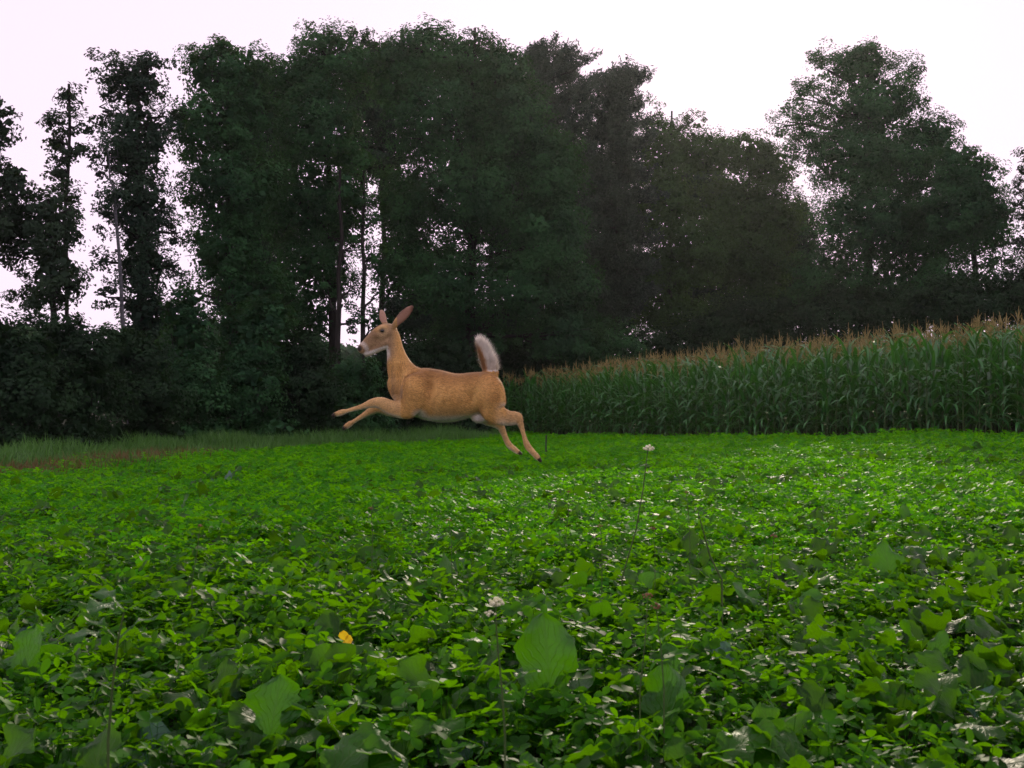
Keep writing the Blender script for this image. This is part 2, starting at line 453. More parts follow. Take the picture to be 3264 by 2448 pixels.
def pine(name, label, D, tx, top, bottom, branches, r0=0.2, spread=130.0):
    """branches: (y px at trunk, dx px of tip, dy px of tip, depth m)"""
    k = D / FPX
    bx = (tx - 512) * k
    base = np.array((bx, D, float(zg(bx, D)) - 0.05))
    root = empty(name, base); tag(root, label, 'pine tree')
    H = CAMZ - (top - HOR) * k - base[2]
    G = Geo(); V, F = tube(wobble_path(np.zeros(3), np.array((0.1, 0, H)), 8, 0.05), np.linspace(r0, 0.03, 8), 7); G.add(V, F)
    obj('trunk', G.mesh('trunk', M['bark'], True), root)
    P, Nn, T = [], [], []
    br = list(branches)
    for y in np.arange(top + 10, bottom, 7.0):                # whorls all round the trunk
        f = min(1.0, (y - top) / spread)
        for q in range(3):
            br.append((y, rng.uniform(-1, 0.75) * 34 * f, -rng.uniform(2, 14), rng.choice([-1, 1]) * rng.uniform(0.4, 1.5) * f))
    for (y, dx, dy, dp) in br:
        a = np.array((0, 0, CAMZ - (y - HOR) * k - base[2]))
        e = a + np.array((dx * k, dp, -dy * k))
        path = wobble_path(a, e, 7, 0.06, -0.12 * np.linalg.norm(e - a) * 0.5)
        B = Geo(); V, F = tube(path, np.linspace(0.05, 0.012, 7), 5); B.add(V, F)
        obj('branch', B.mesh('branch', M['bark'], True), root)
        ln = np.linalg.norm(e - a)
        nt = max(8, int(ln * 15))
        for q in range(nt):
            t = rng.uniform(0.08, 1.0) ** 0.8
            j = t * 6; p = path[min(int(j), 6)] * (1 - j % 1) + path[min(int(j) + 1, 6)] * (j % 1)
            p = p + rng.normal(size=3) * np.array((0.2, 0.24, 0.1))
            d = unit(unit(e - a) * 0.5 + np.array((0, 0, 0.55)) + rng.normal(size=3) * 0.35)
            n = 46
            s = rng.uniform(0, 1, n)
            c = p + d * (s * rng.uniform(0.3, 0.6))[:, None] + rng.normal(size=(n, 3)) * 0.085
            P.append(c); Nn.append(unit(np.cross(d + rng.normal(size=(n, 3)) * 0.5, rand_dirs(n)))); T.append(np.full(n, rng.normal(0, 0.1)))
    P = np.concatenate(P); Nn = np.concatenate(Nn); T = np.concatenate(T)
    V, F, T = leaf_cards(P, Nn, 0.2, 0.05, T)
    o = obj('needles', mesh('needles', V, F, M['pine'], False, {'tint': T}), root); o['kind'] = 'stuff'
    return root

# left edge and the slender ones
tree('oak_tree', 'sparse oak cut off by the left edge of the picture', 30, -14,
     [(-6, 125, 22, 30, 0, .8), (2, 180, 22, 26, .5, .8), (-20, 220, 40, 40, 1, .8), (-50, 150, 40, 60, 0, .8)], 'oak', 0.125, 0.9, 0.16)
tree('oak_tree', 'dark rounded oak with see-through branches at far left behind the shrubs', 31, 58,
     [(46, 225, 34, 42, 0, .8), (22, 250, 26, 30, .6, .7), (64, 275, 26, 34, -.4, .9), (38, 290, 34, 24, .3, .7), (12, 205, 18, 18, .5, .5), (70, 215, 14, 22, 0, .5)],
     'oak', 0.125, 0.85, 0.14)
tree('ash_sapling', 'thin sparse young tree with bare stem between the oak and the ivy-clad tree', 33, 70,
     [(70, 95, 10, 12, 0, .5), (56, 138, 14, 10, .3, .45), (80, 120, 15, 14, 0, .5), (66, 158, 16, 10, -.3, .4), (54, 122, 9, 8, 0, .4), (84, 150, 12, 10, 0, .4), (70, 190, 14, 12, 0, .4), (58, 172, 12, 9, 0, .35), (72, 230, 12, 14, 0, .4)],
     'oak', 0.125, 0.55, 0.07, top=84)
tree('ivy_clad_tree', 'tall narrow tree wrapped in ivy with ragged top at left', 34, 143,
     [(134, 85, 30, 26, 0, 1), (104, 68, 16, 20, 0, .6), (152, 62, 20, 12, 0, .7), (138, 140, 32, 42, 0, 1.0), (140, 205, 30, 45, 0, 1.0), (142, 265, 24, 45, 0, 1.0), (146, 318, 24, 32, 0, 1.0),
      (98, 110, 12, 20, .3, .45), (100, 160, 12, 22, .3, .45), (106, 215, 14, 20, .2, .45), (104, 262, 14, 18, .2, .5), (108, 296, 18, 12, .2, .5), (176, 262, 14, 16, .3, .4), (172, 230, 14, 14, .3, .4), (170, 120, 14, 16, 0, .5)],
     'ivy', 0.12, 1.0, 0.24)
tree('pale_barked_tree', 'slanting pale grey trunk standing against the ivy-clad tree', 32.6, 132,
     [(108, 150, 14, 26, 0, .45), (112, 196, 13, 18, 0, .45)], 'ivy', 0.12, 0.8, 0.075, 'pale_bark', lean=-0.15, top=185, wob=0.02)
# the big dense group
tree('maple_tree', 'dense rounded maple, leftmost of the big group beside the ivy-clad tree', 36, 232,
     [(226, 72, 44, 34, 0, 1), (205, 60, 22, 20, 0, .7), (215, 130, 46, 40, -.5, 1), (236, 190, 52, 50, -.3, 1), (226, 250, 44, 40, 0, 1), (250, 300, 46, 36, .4, 1), (190, 190, 18, 36, .3, .55), (192, 292, 20, 22, 0, .5), (248, 105, 30, 30, .5, 1)],
     'maple', 0.12, 1.0, 0.22)
tree('maple_tree', 'tall maple with wispy top left of the forked trunks gap', 39, 336,
     [(330, 64, 44, 38, 0, 1), (320, 38, 26, 16, 0, .55), (352, 36, 20, 14, .4, .5), (296, 85, 32, 36, 0, 1), (320, 130, 50, 50, -.6, 1), (300, 200, 48, 50, 0, 1), (334, 210, 34, 44, .3, 1), (312, 268, 46, 40, 0, 1), (296, 318, 40, 30, .4, 1)],
     'maple', 0.12, 1.0, 0.2)
tree('maple_tree', 'broad drooping maple, largest of the group, behind the deer', 40, 470,
     [(428, 58, 46, 34, 0, 1), (398, 72, 34, 36, 0, 1), (470, 58, 40, 30, .3, 1), (430, 32, 26, 12, 0, .5), (500, 72, 34, 30, 0, 1), (440, 125, 56, 52, -.8, 1), (510, 130, 46, 50, -.5, 1), (550, 178, 40, 46, -.3, 1),
      (410, 200, 42, 40, .2, .95), (470, 200, 58, 46, -1.0, 1), (545, 235, 48, 44, -.6, 1), (404, 262, 34, 38, 0, .9), (450, 285, 46, 40, -.8, .95), (520, 290, 50, 36, -.9, .9), (570, 290, 32, 40, 0, .95), (562, 338, 40, 26, -.5, 1), (470, 338, 60, 24, .5, .95)],
     'maple', 0.12, 1.0, 0.26)
tree('slim_forest_tree', 'slim dark trunk in the bright gap left of the deer head', 37, 338, [(330, 235, 14, 18, .4, .6), (345, 190, 20, 22, .4, .8), (350, 238, 12, 22, .8, .5), (346, 285, 12, 22, .8, .35), (352, 318, 14, 14, .8, .5), (326, 290, 14, 24, .5, .6)], 'maple', 0.12, 0.8, 0.13, top=170)
tree('slim_forest_tree', 'slim dark trunk in the bright gap just above the deer head', 38, 361, [(368, 215, 14, 18, .4, .5), (352, 160, 22, 24, .4, .8), (374, 290, 12, 22, .3, .6), (372, 250, 12, 22, .3, .6), (376, 325, 14, 16, .3, .8)], 'maple', 0.12, 0.8, 0.12, top=170)
for D_, x_, lb_, lobes_ in [
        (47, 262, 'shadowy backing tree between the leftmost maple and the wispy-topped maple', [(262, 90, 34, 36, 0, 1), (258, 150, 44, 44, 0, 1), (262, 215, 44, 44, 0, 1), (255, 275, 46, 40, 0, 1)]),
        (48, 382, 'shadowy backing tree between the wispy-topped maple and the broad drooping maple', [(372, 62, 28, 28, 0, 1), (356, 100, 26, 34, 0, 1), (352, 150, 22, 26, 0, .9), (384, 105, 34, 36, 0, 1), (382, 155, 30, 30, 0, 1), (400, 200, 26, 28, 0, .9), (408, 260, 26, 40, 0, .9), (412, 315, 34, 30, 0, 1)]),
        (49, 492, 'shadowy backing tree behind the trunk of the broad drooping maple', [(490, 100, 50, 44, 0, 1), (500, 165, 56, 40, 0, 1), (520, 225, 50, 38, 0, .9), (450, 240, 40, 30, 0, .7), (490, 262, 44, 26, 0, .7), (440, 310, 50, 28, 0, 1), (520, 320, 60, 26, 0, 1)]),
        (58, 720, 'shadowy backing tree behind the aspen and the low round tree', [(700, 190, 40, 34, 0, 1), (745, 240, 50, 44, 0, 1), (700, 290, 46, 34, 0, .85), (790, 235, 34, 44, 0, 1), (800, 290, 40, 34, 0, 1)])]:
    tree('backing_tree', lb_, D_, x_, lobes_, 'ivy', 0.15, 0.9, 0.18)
# pines right of the group
pine('pine_tree', 'pine with upswept ragged boughs behind the right side of the big maple', 46, 540, 52, 300,
     [(58, 10, -8, 0), (66, 26, -12, .4), (68, -20, -10, .5), (76, 38, -24, 0), (80, 46, -14, -.4), (95, 36, -26, .8), (100, 62, -20, 0), (104, 56, -10, -.7), (115, 52, -18, .9), (120, 40, -6, -1),
      (95, -36, -16, 0), (125, -40, -12, .8), (140, 44, -14, -.8), (150, 50, -8, 1), (165, 46, -6, -1), (180, 48, 0, .6), (200, 46, 4, -.9), (220, 48, 6, .9), (160, -40, -6, .9), (190, -44, 0, -1), (240, 48, 8, -.6), (260, -44, 8, .8), (270, 44, 8, .8)])
pine('pine_tree', 'lower pine with blunt upright top right of the big group', 48, 618, 78, 320,
     [(80, 5, -6, 0), (88, 12, -14, 0), (90, -8, -10, .3), (92, 18, -20, .4), (96, -16, -14, -.4), (104, 22, -22, -.6), (110, -24, -14, .5), (118, 24, -18, .6), (124, -30, -12, -.6), (130, 24, -10, 0), (140, -30, -10, .8), (150, 28, -10, -.8), (165, -34, -6, 1), (175, 30, -4, 1),
      (190, -36, -2, -1), (200, 32, 0, -1), (220, -36, 4, 1), (235, 34, 4, 1), (250, -38, 6, -1), (265, 34, 6, -.8), (285, 36, 8, .6), (290, -36, 8, .8)])
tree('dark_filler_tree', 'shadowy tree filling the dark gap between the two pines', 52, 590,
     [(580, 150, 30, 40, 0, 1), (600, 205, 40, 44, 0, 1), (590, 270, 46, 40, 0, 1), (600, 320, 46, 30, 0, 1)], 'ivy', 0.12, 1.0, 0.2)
# right side behind the maize
tree('aspen_tree', 'leafy tree with spiky upright twigs right of the lower pine', 50, 668,
     [(664, 150, 30, 34, 0, 1), (655, 118, 12, 20, 0, .5), (692, 124, 14, 14, 0, .5), (700, 150, 28, 24, .4, .95), (660, 205, 38, 44, 0, 1), (690, 250, 40, 44, -.4, 1), (655, 280, 40, 40, .4, 1), (680, 318, 46, 24, 0, 1)],
     'bright', 0.125, 1.0, 0.17)
tree('low_round_tree', 'low broad tree in the dip of the skyline with glowing gaps', 52, 748,
     [(740, 152, 40, 22, 0, 1), (772, 168, 28, 24, .4, .9), (735, 205, 40, 36, 0, .9), (770, 215, 36, 36, 0, .9), (745, 262, 46, 40, -.4, 1), (770, 310, 46, 34, 0, 1), (720, 320, 30, 26, 0, 1)],
     'bright', 0.125, 1.0, 0.17)
tree('lime_tree', 'largest tree on the right with a tall dense crown and thin left side', 47, 868,
     [(862, 64, 30, 24, 0, 1), (828, 72, 24, 28, 0, .75), (802, 98, 20, 22, 0, .65), (792, 122, 22, 18, .3, .6), (816, 118, 24, 24, .3, .75), (806, 145, 26, 18, .2, .7), (904, 76, 22, 24, 0, .7), (868, 110, 44, 34, -.4, 1), (910, 115, 22, 28, 0, .65), (846, 160, 46, 38, -.6, 1), (900, 165, 50, 40, -.3, 1),
      (932, 138, 28, 26, 0, .9), (860, 225, 58, 46, -.8, 1), (920, 230, 50, 46, -.3, 1), (830, 285, 50, 40, -.3, 1), (900, 290, 56, 36, 0, .95), (955, 180, 24, 26, 0, .7)],
     'maple', 0.12, 1.0, 0.26)
tree('hedgerow_tree', 'spreading lower tree sloping down toward the right edge', 44, 978,
     [(958, 172, 30, 32, 0, .95), (980, 185, 24, 32, 0, .9), (955, 215, 40, 42, 0, 1), (990, 222, 32, 36, .3, .9), (975, 265, 34, 30, -.2, .6), (940, 290, 40, 32, 0, .95), (1004, 265, 22, 26, 0, .5), (1010, 300, 30, 18, .3, .8)],
     'maple', 0.12, 0.95, 0.18)
tree('edge_tree', 'tree cut off by the right edge of the picture', 40, 1050,
     [(1034, 160, 18, 22, 0, .7), (1024, 195, 16, 18, 0, .6), (1050, 200, 30, 60, 0, .9), (1050, 290, 40, 50, 0, .9), (1020, 242, 12, 14, 0, .5)], 'oak', 0.125, 0.9, 0.18)

# shrubs along the wood's foot
def shrub(label, D, tx, lobes, mat='shrub', leaf=0.11, name='shrub', group=None, dens=1.0):
    k = D / FPX
    bx = (tx - 512) * k
    base = np.array((bx, D, float(zg(bx, D)) - 0.03))
    root = empty(name, base); tag(root, label, 'shrub', group)
    LB = []
    for (x, y, rx, ry, dy) in lobes:
        LB.append((px_at(x, y, D) + np.array((0, dy, 0)) - base, (rx * k, rx * 0.7 * k, ry * k), 1.0))
    wd = max(abs(c[0]) + r[0] * 0.6 for c, r, _ in LB)
    for q in range(5):
        LB.append((np.array((wd * (q - 2) / 2.2, rng.uniform(-0.8, 0.3), rng.uniform(0.25, 0.5))), (0.75, 0.6, rng.uniform(0.4, 0.65)), 1.0))
    for c, r, _ in LB:
        for q in range(2):
            e = c + rand_dirs(1)[0] * np.array(r) * 0.7
            B = Geo()
            V, F = tube(wobble_path(np.array((rng.normal() * 0.15, rng.normal() * 0.15, 0)), e, 6, 0.1), np.linspace(0.035, 0.008, 6), 5)
            B.add(V, F)
            obj('stem', B.mesh('stem', M['bark'], True), root)
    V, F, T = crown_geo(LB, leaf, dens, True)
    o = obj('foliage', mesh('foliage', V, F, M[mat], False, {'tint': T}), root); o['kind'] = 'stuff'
    return root

SG = 'shrubs along the foot of the wood'
shrub('dark shrub at the far left edge of the wood', 24, 15, [(10, 362, 50, 48, 0), (-20, 335, 40, 30, 0), (30, 400, 50, 30, -.5)], group=SG)
shrub('rounded dark shrub below the see-through oak', 26, 75, [(72, 358, 46, 40, 0), (85, 395, 50, 32, -.6), (60, 330, 24, 18, 0)], group=SG)
shrub('wide dark shrub below the pale slanting trunk', 28.5, 135, [(132, 362, 44, 36, 0), (150, 398, 44, 30, -.5), (115, 345, 26, 20, 0)], group=SG)
shrub('tall conical dark shrub at the foot of the leftmost maple', 31, 192, [(190, 340, 30, 50, 0), (196, 392, 46, 36, -.4), (180, 310, 18, 24, 0)], 'maple', group=SG)
shrub('leafy shrub between the leftmost maple and the bright trunk gap', 32, 250, [(250, 345, 40, 44, 0), (246, 395, 48, 34, -.4), (268, 318, 26, 24, 0)], 'maple', group=SG)
shrub('shrub left of the slim trunks, above the grass', 33, 305, [(300, 352, 34, 34, 0), (306, 395, 42, 32, -.5)], group=SG)
shrub('low shrub under the bright gap by the deer chest', 35, 352, [(350, 382, 32, 28, 0), (356, 408, 38, 22, -.4)], 'maple', group=SG)
shrub('shrub behind the deer neck in the wood edge', 37, 402, [(400, 362, 34, 38, 0), (408, 402, 42, 26, -.4)], group=SG)
shrub('dark shrub behind the deer back', 38, 452, [(450, 365, 38, 34, 0), (456, 402, 44, 26, -.4)], group=SG)
shrub('shrub behind the raised tail next to the maize end', 41, 510, [(500, 368, 36, 30, 0), (530, 362, 40, 30, .4), (500, 402, 40, 26, -.2)], group=SG)
shrub('shrub rising over the left end of the maize', 42, 575, [(575, 350, 44, 34, 0), (610, 350, 40, 32, .5), (560, 325, 30, 24, 0)], 'maple', group=SG)
shrub('thicket behind the maize below the aspen', 46, 660, [(648, 352, 34, 26, 0), (690, 348, 40, 30, .5)], group=SG)
shrub('thicket behind the maize below the low round tree', 46, 745, [(740, 330, 44, 38, 0), (785, 326, 42, 38, .5), (715, 338, 32, 32, 0)], group=SG)
shrub('thicket behind the maize below the largest right tree', 44, 850, [(835, 320, 46, 38, 0), (890, 314, 50, 36, .5)], group=SG)
shrub('thicket behind the maize toward the right edge', 40, 970, [(945, 308, 50, 36, 0), (1005, 302, 50, 36, .5), (1050, 295, 40, 40, 0)], group=SG)

# far wood seen through the gaps on the left
V, F, T = crown_geo([(np.array((x, 120 + rng.uniform(-6, 6), z)), (9, 6, r), 1.0) for x, z, r in [(-52, 3, 7), (-40, 4, 7), (-30, 3.5, 7), (-20, 2, 6), (-10, 2, 6), (2, 2, 6)]], 0.6, 0.06)
o = obj('distant_woods', mesh('distant_woods', V, F, M['maple'], False, {'tint': T}))
tag(o, 'far wood glimpsed low between the left trunks', 'woods', kind='stuff')

# ------------------------------------------------------------------ instanced ground cover
def scatter(name, variants, P, ROT, SCL, IDX):
    """one object whose points carry copies of the variants"""
    me = bpy.data.meshes.new(name)
    me.vertices.add(len(P)); me.vertices.foreach_set('co', np.asarray(P, np.float32).ravel())
    a = me.attributes.new('rot', 'FLOAT_VECTOR', 'POINT'); a.data.foreach_set('vector', np.asarray(ROT, np.float32).ravel())
    a = me.attributes.new('scl', 'FLOAT', 'POINT'); a.data.foreach_set('value', np.asarray(SCL, np.float32))
    a = me.attributes.new('idx', 'INT', 'POINT'); a.data.foreach_set('value', np.asarray(IDX, np.int32))
    c = bpy.data.collections.new(name + '_pieces')
    for k, v in enumerate(variants):
        c.objects.link(bpy.data.objects.new('%s_piece_%02d' % (name, k), v))
    ng = bpy.data.node_groups.new(name, 'GeometryNodeTree')
    ng.interface.new_socket('Geometry', in_out='INPUT', socket_type='NodeSocketGeometry')
    ng.interface.new_socket('Geometry', in_out='OUTPUT', socket_type='NodeSocketGeometry')
    N, L = ng.nodes, ng.links
    gi = N.new('NodeGroupInput'); go = N.new('NodeGroupOutput')
    ci = N.new('GeometryNodeCollectionInfo'); ci.inputs[0].default_value = c
    ci.inputs['Separate Children'].default_value = True; ci.inputs['Reset Children'].default_value = True
    ip = N.new('GeometryNodeInstanceOnPoints'); ip.inputs['Pick Instance'].default_value = True
    def na(nm, t):
        n = N.new('GeometryNodeInputNamedAttribute'); n.data_type = t; n.inputs[0].default_value = nm
        return [s for s in n.outputs if s.enabled and s.name == 'Attribute'][0]
    e2r = N.new('FunctionNodeEulerToRotation')
    L.new(na('rot', 'FLOAT_VECTOR'), e2r.inputs[0])
    L.new(gi.outputs[0], ip.inputs['Points']); L.new(ci.outputs[0], ip.inputs['Instance'])
    L.new(na('idx', 'INT'), ip.inputs['Instance Index']); L.new(e2r.outputs[0], ip.inputs['Rotation'])
    L.new(na('scl', 'FLOAT'), ip.inputs['Scale']); L.new(ip.outputs[0], go.inputs[0])
    o = obj(name, me)
    md = o.modifiers.new('scatter', 'NODES'); md.node_group = ng
    return o

def leaflet(G, base, d, up, L, W, detail=True, tint=0.0):
    """one clover leaflet from base along d"""
    s = unit(np.cross(d, up))
    up = np.cross(s, d)
    if detail:
        o = [(0, 0, 0), (0.22, 0.33, .05), (0.55, 0.5, .09), (0.85, 0.36, .06), (1.0, 0.06, -.02), (0.85, -0.36, .06), (0.55, -0.5, .09), (0.22, -0.33, .05)]
        Vv = [base + d * (a * L) + s * (b * W) + up * (c * L) for a, b, c in o] + [base + d * (0.55 * L)]
        Fv = [(8, k, (k + 1) % 8) for k in range(8)]
    else:
        o = [(0, 0, 0), (0.6, 0.5, .08), (1.0, 0, -.05), (0.6, -0.5, .08)]
        Vv = [base + d * (a * L) + s * (b * W) + up * (c * L) for a, b, c in o]
        Fv = [(0, 1, 2, 3)]
    G.add(Vv, np.array(Fv), tint)

def clover_plant(nl, spread, h, L, detail, oval=False):
    G = Geo()
    for q in range(nl):
        a = rng.uniform(0, 2 * math.pi); r = spread * math.sqrt(rng.uniform(0, 1))
        tip = np.array((math.cos(a) * r, math.sin(a) * r, h * rng.uniform(0.45, 1.05)))
        foot = np.array((math.cos(a) * r * 0.35, math.sin(a) * r * 0.35, 0))
        if detail:
            V, F = tube(np.array([foot, foot * 0.3 + tip * 0.7 + (0, 0, 0.01), tip]), [0.0013, 0.0011, 0.0009], 3)
            G.add(V, F, 0.1)
        tilt = unit(np.array((rng.normal() * 0.42, rng.normal() * 0.42, 1.0)))
        a0 = rng.uniform(0, 6.28); t0 = rng.normal(0, 0.13)
        for j in range(3):
            b = a0 + j * 2.094 + rng.normal(0, 0.12)
            d = np.array((math.cos(b), math.sin(b), 0)); d = unit(d - tilt * d.dot(tilt) + tilt * rng.normal(0.06, 0.16))
            l = L * rng.uniform(0.6, 1.3)
            leaflet(G, tip, d, tilt, l * (1.3 if oval else 1), l * (0.62 if oval else 0.92), detail, t0)
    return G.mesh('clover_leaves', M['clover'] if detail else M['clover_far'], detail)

PLOT_LEFT = np.array([(3.0, -9.0), (10.0, -11.0), (15.2, -7.4), (19, -6.9), (24.0, -6.7), (27, -5.1), (30, -2.3), (33.5, -0.6), (39.5, -0.3)])
def in_plot(x, y, m=0.0):
    xl = np.interp(y, PLOT_LEFT[:, 0], PLOT_LEFT[:, 1])
    return (x > xl + m) & (edge_dist(x, y) < -0.35) & (y < 39.5)

def sample_wedge(y0, y1, per_m2, margin):
    w1 = 0.52 * y1 + margin
    n = int((y1 - y0) * 2 * w1 * per_m2)
    y = rng.uniform(y0, y1, n); x = rng.uniform(-w1, w1, n)
    k = (np.abs(x) < 0.5 * y + margin) & in_plot(x, y, rng.normal(0, 0.35, n))
    return x[k], y[k]

def cover(name, label, variants, y0, y1, per_m2, margin, s0, s1, fade=None):
    x, y = sample_wedge(y0, y1, per_m2, margin)
    if fade is not None:
        k = rng.uniform(0, 1, len(x)) < np.interp(y, fade[0], fade[1])
        x, y = x[k], y[k]
    n = len(x)
    patch = 0.85 + 0.18 * np.sin(x * 1.7 + np.sin(y * 1.3) * 1.5) * np.sin(y * 1.1 + x * 0.4) + 0.14 * np.sin(x * 7.1 + y * 2.0) * np.sin(y * 5.3 - x * 3.1)
    P = np.stack([x, y, zg(x, y) - 0.005], 1)
    ROT = np.stack([rng.normal(0, 0.14, n), rng.normal(0, 0.14, n), rng.uniform(0, 6.28, n)], 1)
    o = scatter(name, variants, P, ROT, rng.uniform(s0, s1, n) * patch, rng.integers(0, len(variants), n))
    tag(o, label, 'clover', kind='stuff')
    return o

near = [clover_plant(7, 0.10, 0.22, 0.034, True) for _ in range(9)] + [clover_plant(6, 0.09, 0.24, 0.036, True, True) for _ in range(3)]
mid = [clover_plant(12, 0.17, 0.20, 0.036, False) for _ in range(8)]
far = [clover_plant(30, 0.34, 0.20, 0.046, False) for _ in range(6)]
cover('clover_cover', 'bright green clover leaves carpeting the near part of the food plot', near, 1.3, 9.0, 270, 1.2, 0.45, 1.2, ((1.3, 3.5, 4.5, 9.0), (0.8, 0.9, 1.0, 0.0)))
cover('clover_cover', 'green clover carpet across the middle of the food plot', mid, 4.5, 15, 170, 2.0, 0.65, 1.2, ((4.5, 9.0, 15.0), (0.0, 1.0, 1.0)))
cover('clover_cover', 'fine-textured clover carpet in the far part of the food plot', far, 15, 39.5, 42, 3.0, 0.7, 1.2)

# tall grass between the plot and the wood
def blades(name, label, P, h, w, mat, cat):
    n = len(P)
    a = rng.uniform(0, 6.28, n); d = np.stack([np.cos(a), np.sin(a), np.zeros(n)], 1); s = np.stack([-d[:, 1], d[:, 0], np.zeros(n)], 1)
    up = np.array((0, 0, 1.0)); h = h[:, None]; b = rng.uniform(0.1, 0.6, n)[:, None] * h
    V = np.stack([P - s * w, P + s * w, P + s * w * 0.8 + up * h * 0.6 + d * b * 0.35, P - s * w * 0.8 + up * h * 0.6 + d * b * 0.35, P + up * h * rng.uniform(0.75, 1, (n, 1)) + d * b], 1).reshape(-1, 3)
    q = np.arange(n)[:, None] * 5
    F = [np.concatenate([q, q + 1, q + 2, q + 3], 1), np.concatenate([q + 3, q + 2, q + 4], 1)]
    o = obj(name, mesh(name, V, F, M[mat], False, {'tint': np.repeat(rng.normal(0, 0.08, n), 5)}))
    tag(o, label, cat, kind='stuff')
n = 75000
y = rng.uniform(9, 40, n); xl = np.interp(y, PLOT_LEFT[:, 0], PLOT_LEFT[:, 1])
x = xl + rng.normal(0.3, 0.35, n) - rng.uniform(0, 1, n) ** 1.3 * 11
hb = 0.20 + 0.30 * (0.5 + 0.5 * np.sin(x * 1.3 + 2 * np.sin(y * 0.5)) * np.sin(y * 0.8 + 0.7 * x)) + 0.10 * smooth((xl - x) / 2.5)
k = (edge_dist(x, y) < -1.0) & ((xl - x > 0.5) | (y > 24) | (rng.uniform(0, 1, n) < 0.25)) & (x > -0.6 * y - 3)
P = np.stack([x, y, zg(x, y) - 0.02], 1)[k]
blades('tall_grass', 'tall soft grass strip between the food plot and the dark wood at left', P, hb[k] * rng.uniform(0.6, 1.3, k.sum()), 0.011, 'grass', 'grass')
n = 6000
y = rng.uniform(10, 24, n); xl = np.interp(y, PLOT_LEFT[:, 0], PLOT_LEFT[:, 1])
x = xl - rng.normal(0.3, 0.5, n)
blades('dry_grass', 'reddish brown dried grass along the left border of the food plot', np.stack([x, y, zg(x, y) - 0.02], 1), rng.uniform(0.18, 0.42, n), 0.010, 'dry_grass', 'grass')

# ------------------------------------------------------------------ maize field
def corn_leaf(L, W, rise, droop, seg=7):
    """arching folded blade leaving the stalk along +X"""
    t = np.linspace(0, 1, seg)
    ang = R(rise) - R(droop) * t ** 1.25
    ds = L / (seg - 1)
    x = np.concatenate([[0], np.cumsum(np.cos((ang[:-1] + ang[1:]) / 2) * ds)])
    z = np.concatenate([[0], np.cumsum(np.sin((ang[:-1] + ang[1:]) / 2) * ds)])
    w = W * np.minimum(1.0, 0.45 + t * 3) * (1 - t ** 2.4) * 0.5 + 0.001
    up = np.stack([-np.sin(ang), np.zeros(seg), np.cos(ang)], 1)
    c = np.stack([x, np.zeros(seg), z], 1)
    wv = 0.14 * W * np.sin(t * 9 + rng.uniform(0, 6))
    V = np.concatenate([c + np.stack([0 * t, w, 0 * t], 1) + up * (w * 0.45 + wv * (t > .1))[:, None], c, c - np.stack([0 * t, w, 0 * t], 1) + up * (w * 0.45 - wv * (t > .1))[:, None]])
    i = np.arange(seg - 1)
    F = np.concatenate([np.stack([i, i + 1, i + seg + 1, i + seg], 1), np.stack([i + seg, i + seg + 1, i + 2 * seg + 1, i + 2 * seg], 1)])
    return V, F

LEAF_SPECS = [(0.5, 0.06, 76, 50), (0.68, 0.075, 70, 85), (0.76, 0.082, 62, 118), (0.74, 0.082, 56, 140), (0.66, 0.078, 70, 45), (0.58, 0.07, 44, 150)]
corn_leaf_geo = [corn_leaf(*s) for s in LEAF_SPECS]
corn_leaf_me = [mesh('maize_leaf', v, f, M['corn'], True, {'tint': np.zeros(len(v))}) for v, f in corn_leaf_geo]
def tassel_geo():
    G = Geo()
    V, F = tube(np.array([(0, 0, 0), (0, 0, 0.2), (0.01, 0, 0.40)]), [0.007, 0.008, 0.003], 4); G.add(V, F)
    for q in range(6):
        a = rng.uniform(0, 6.28); l = rng.uniform(0.14, 0.26); e = rng.uniform(48, 76)
        d = np.array((math.cos(a) * math.cos(R(e)), math.sin(a) * math.cos(R(e)), math.sin(R(e))))
        z0 = rng.uniform(0.03, 0.16)
        p = np.array([(0, 0, z0), d * l * 0.55 + (0, 0, z0 + .02), d * l + (0, 0, z0 - 0.02)])
        V, F = tube(p, [0.005, 0.006, 0.003], 3); G.add(V, F)
    return G
tassel_me = [tassel_geo().mesh('tassel', M['tassel'], True) for _ in range(4)]
def stalk_geo(h):
    G = Geo()
    V, F = tube(np.array([(0, 0, 0), (0.01, 0.005, h * 0.5), (0, 0, h)]), [0.014, 0.012, 0.006], 5); G.add(V, F); return G
stalk_me = [stalk_geo(2.0).mesh('stalk', M['stalk'], True)]

def corn_layout():
    """(spec, height, azimuth) of each leaf"""
    a0 = rng.uniform(0, 6.28); out = []
    n = rng.integers(12, 16)
    for q in range(n):
        t = q / (n - 1)
        z = 0.3 + 1.44 * t
        s = rng.choice([3, 5, 2]) if t < 0.35 else (rng.choice([2, 3, 1]) if t < 0.75 else rng.choice([0, 4, 1]))
        out.append((int(s), z + rng.normal(0, 0.02), a0 + q * math.pi + rng.normal(0, 0.35)))
    return out
layouts = [corn_layout() for _ in range(8)]

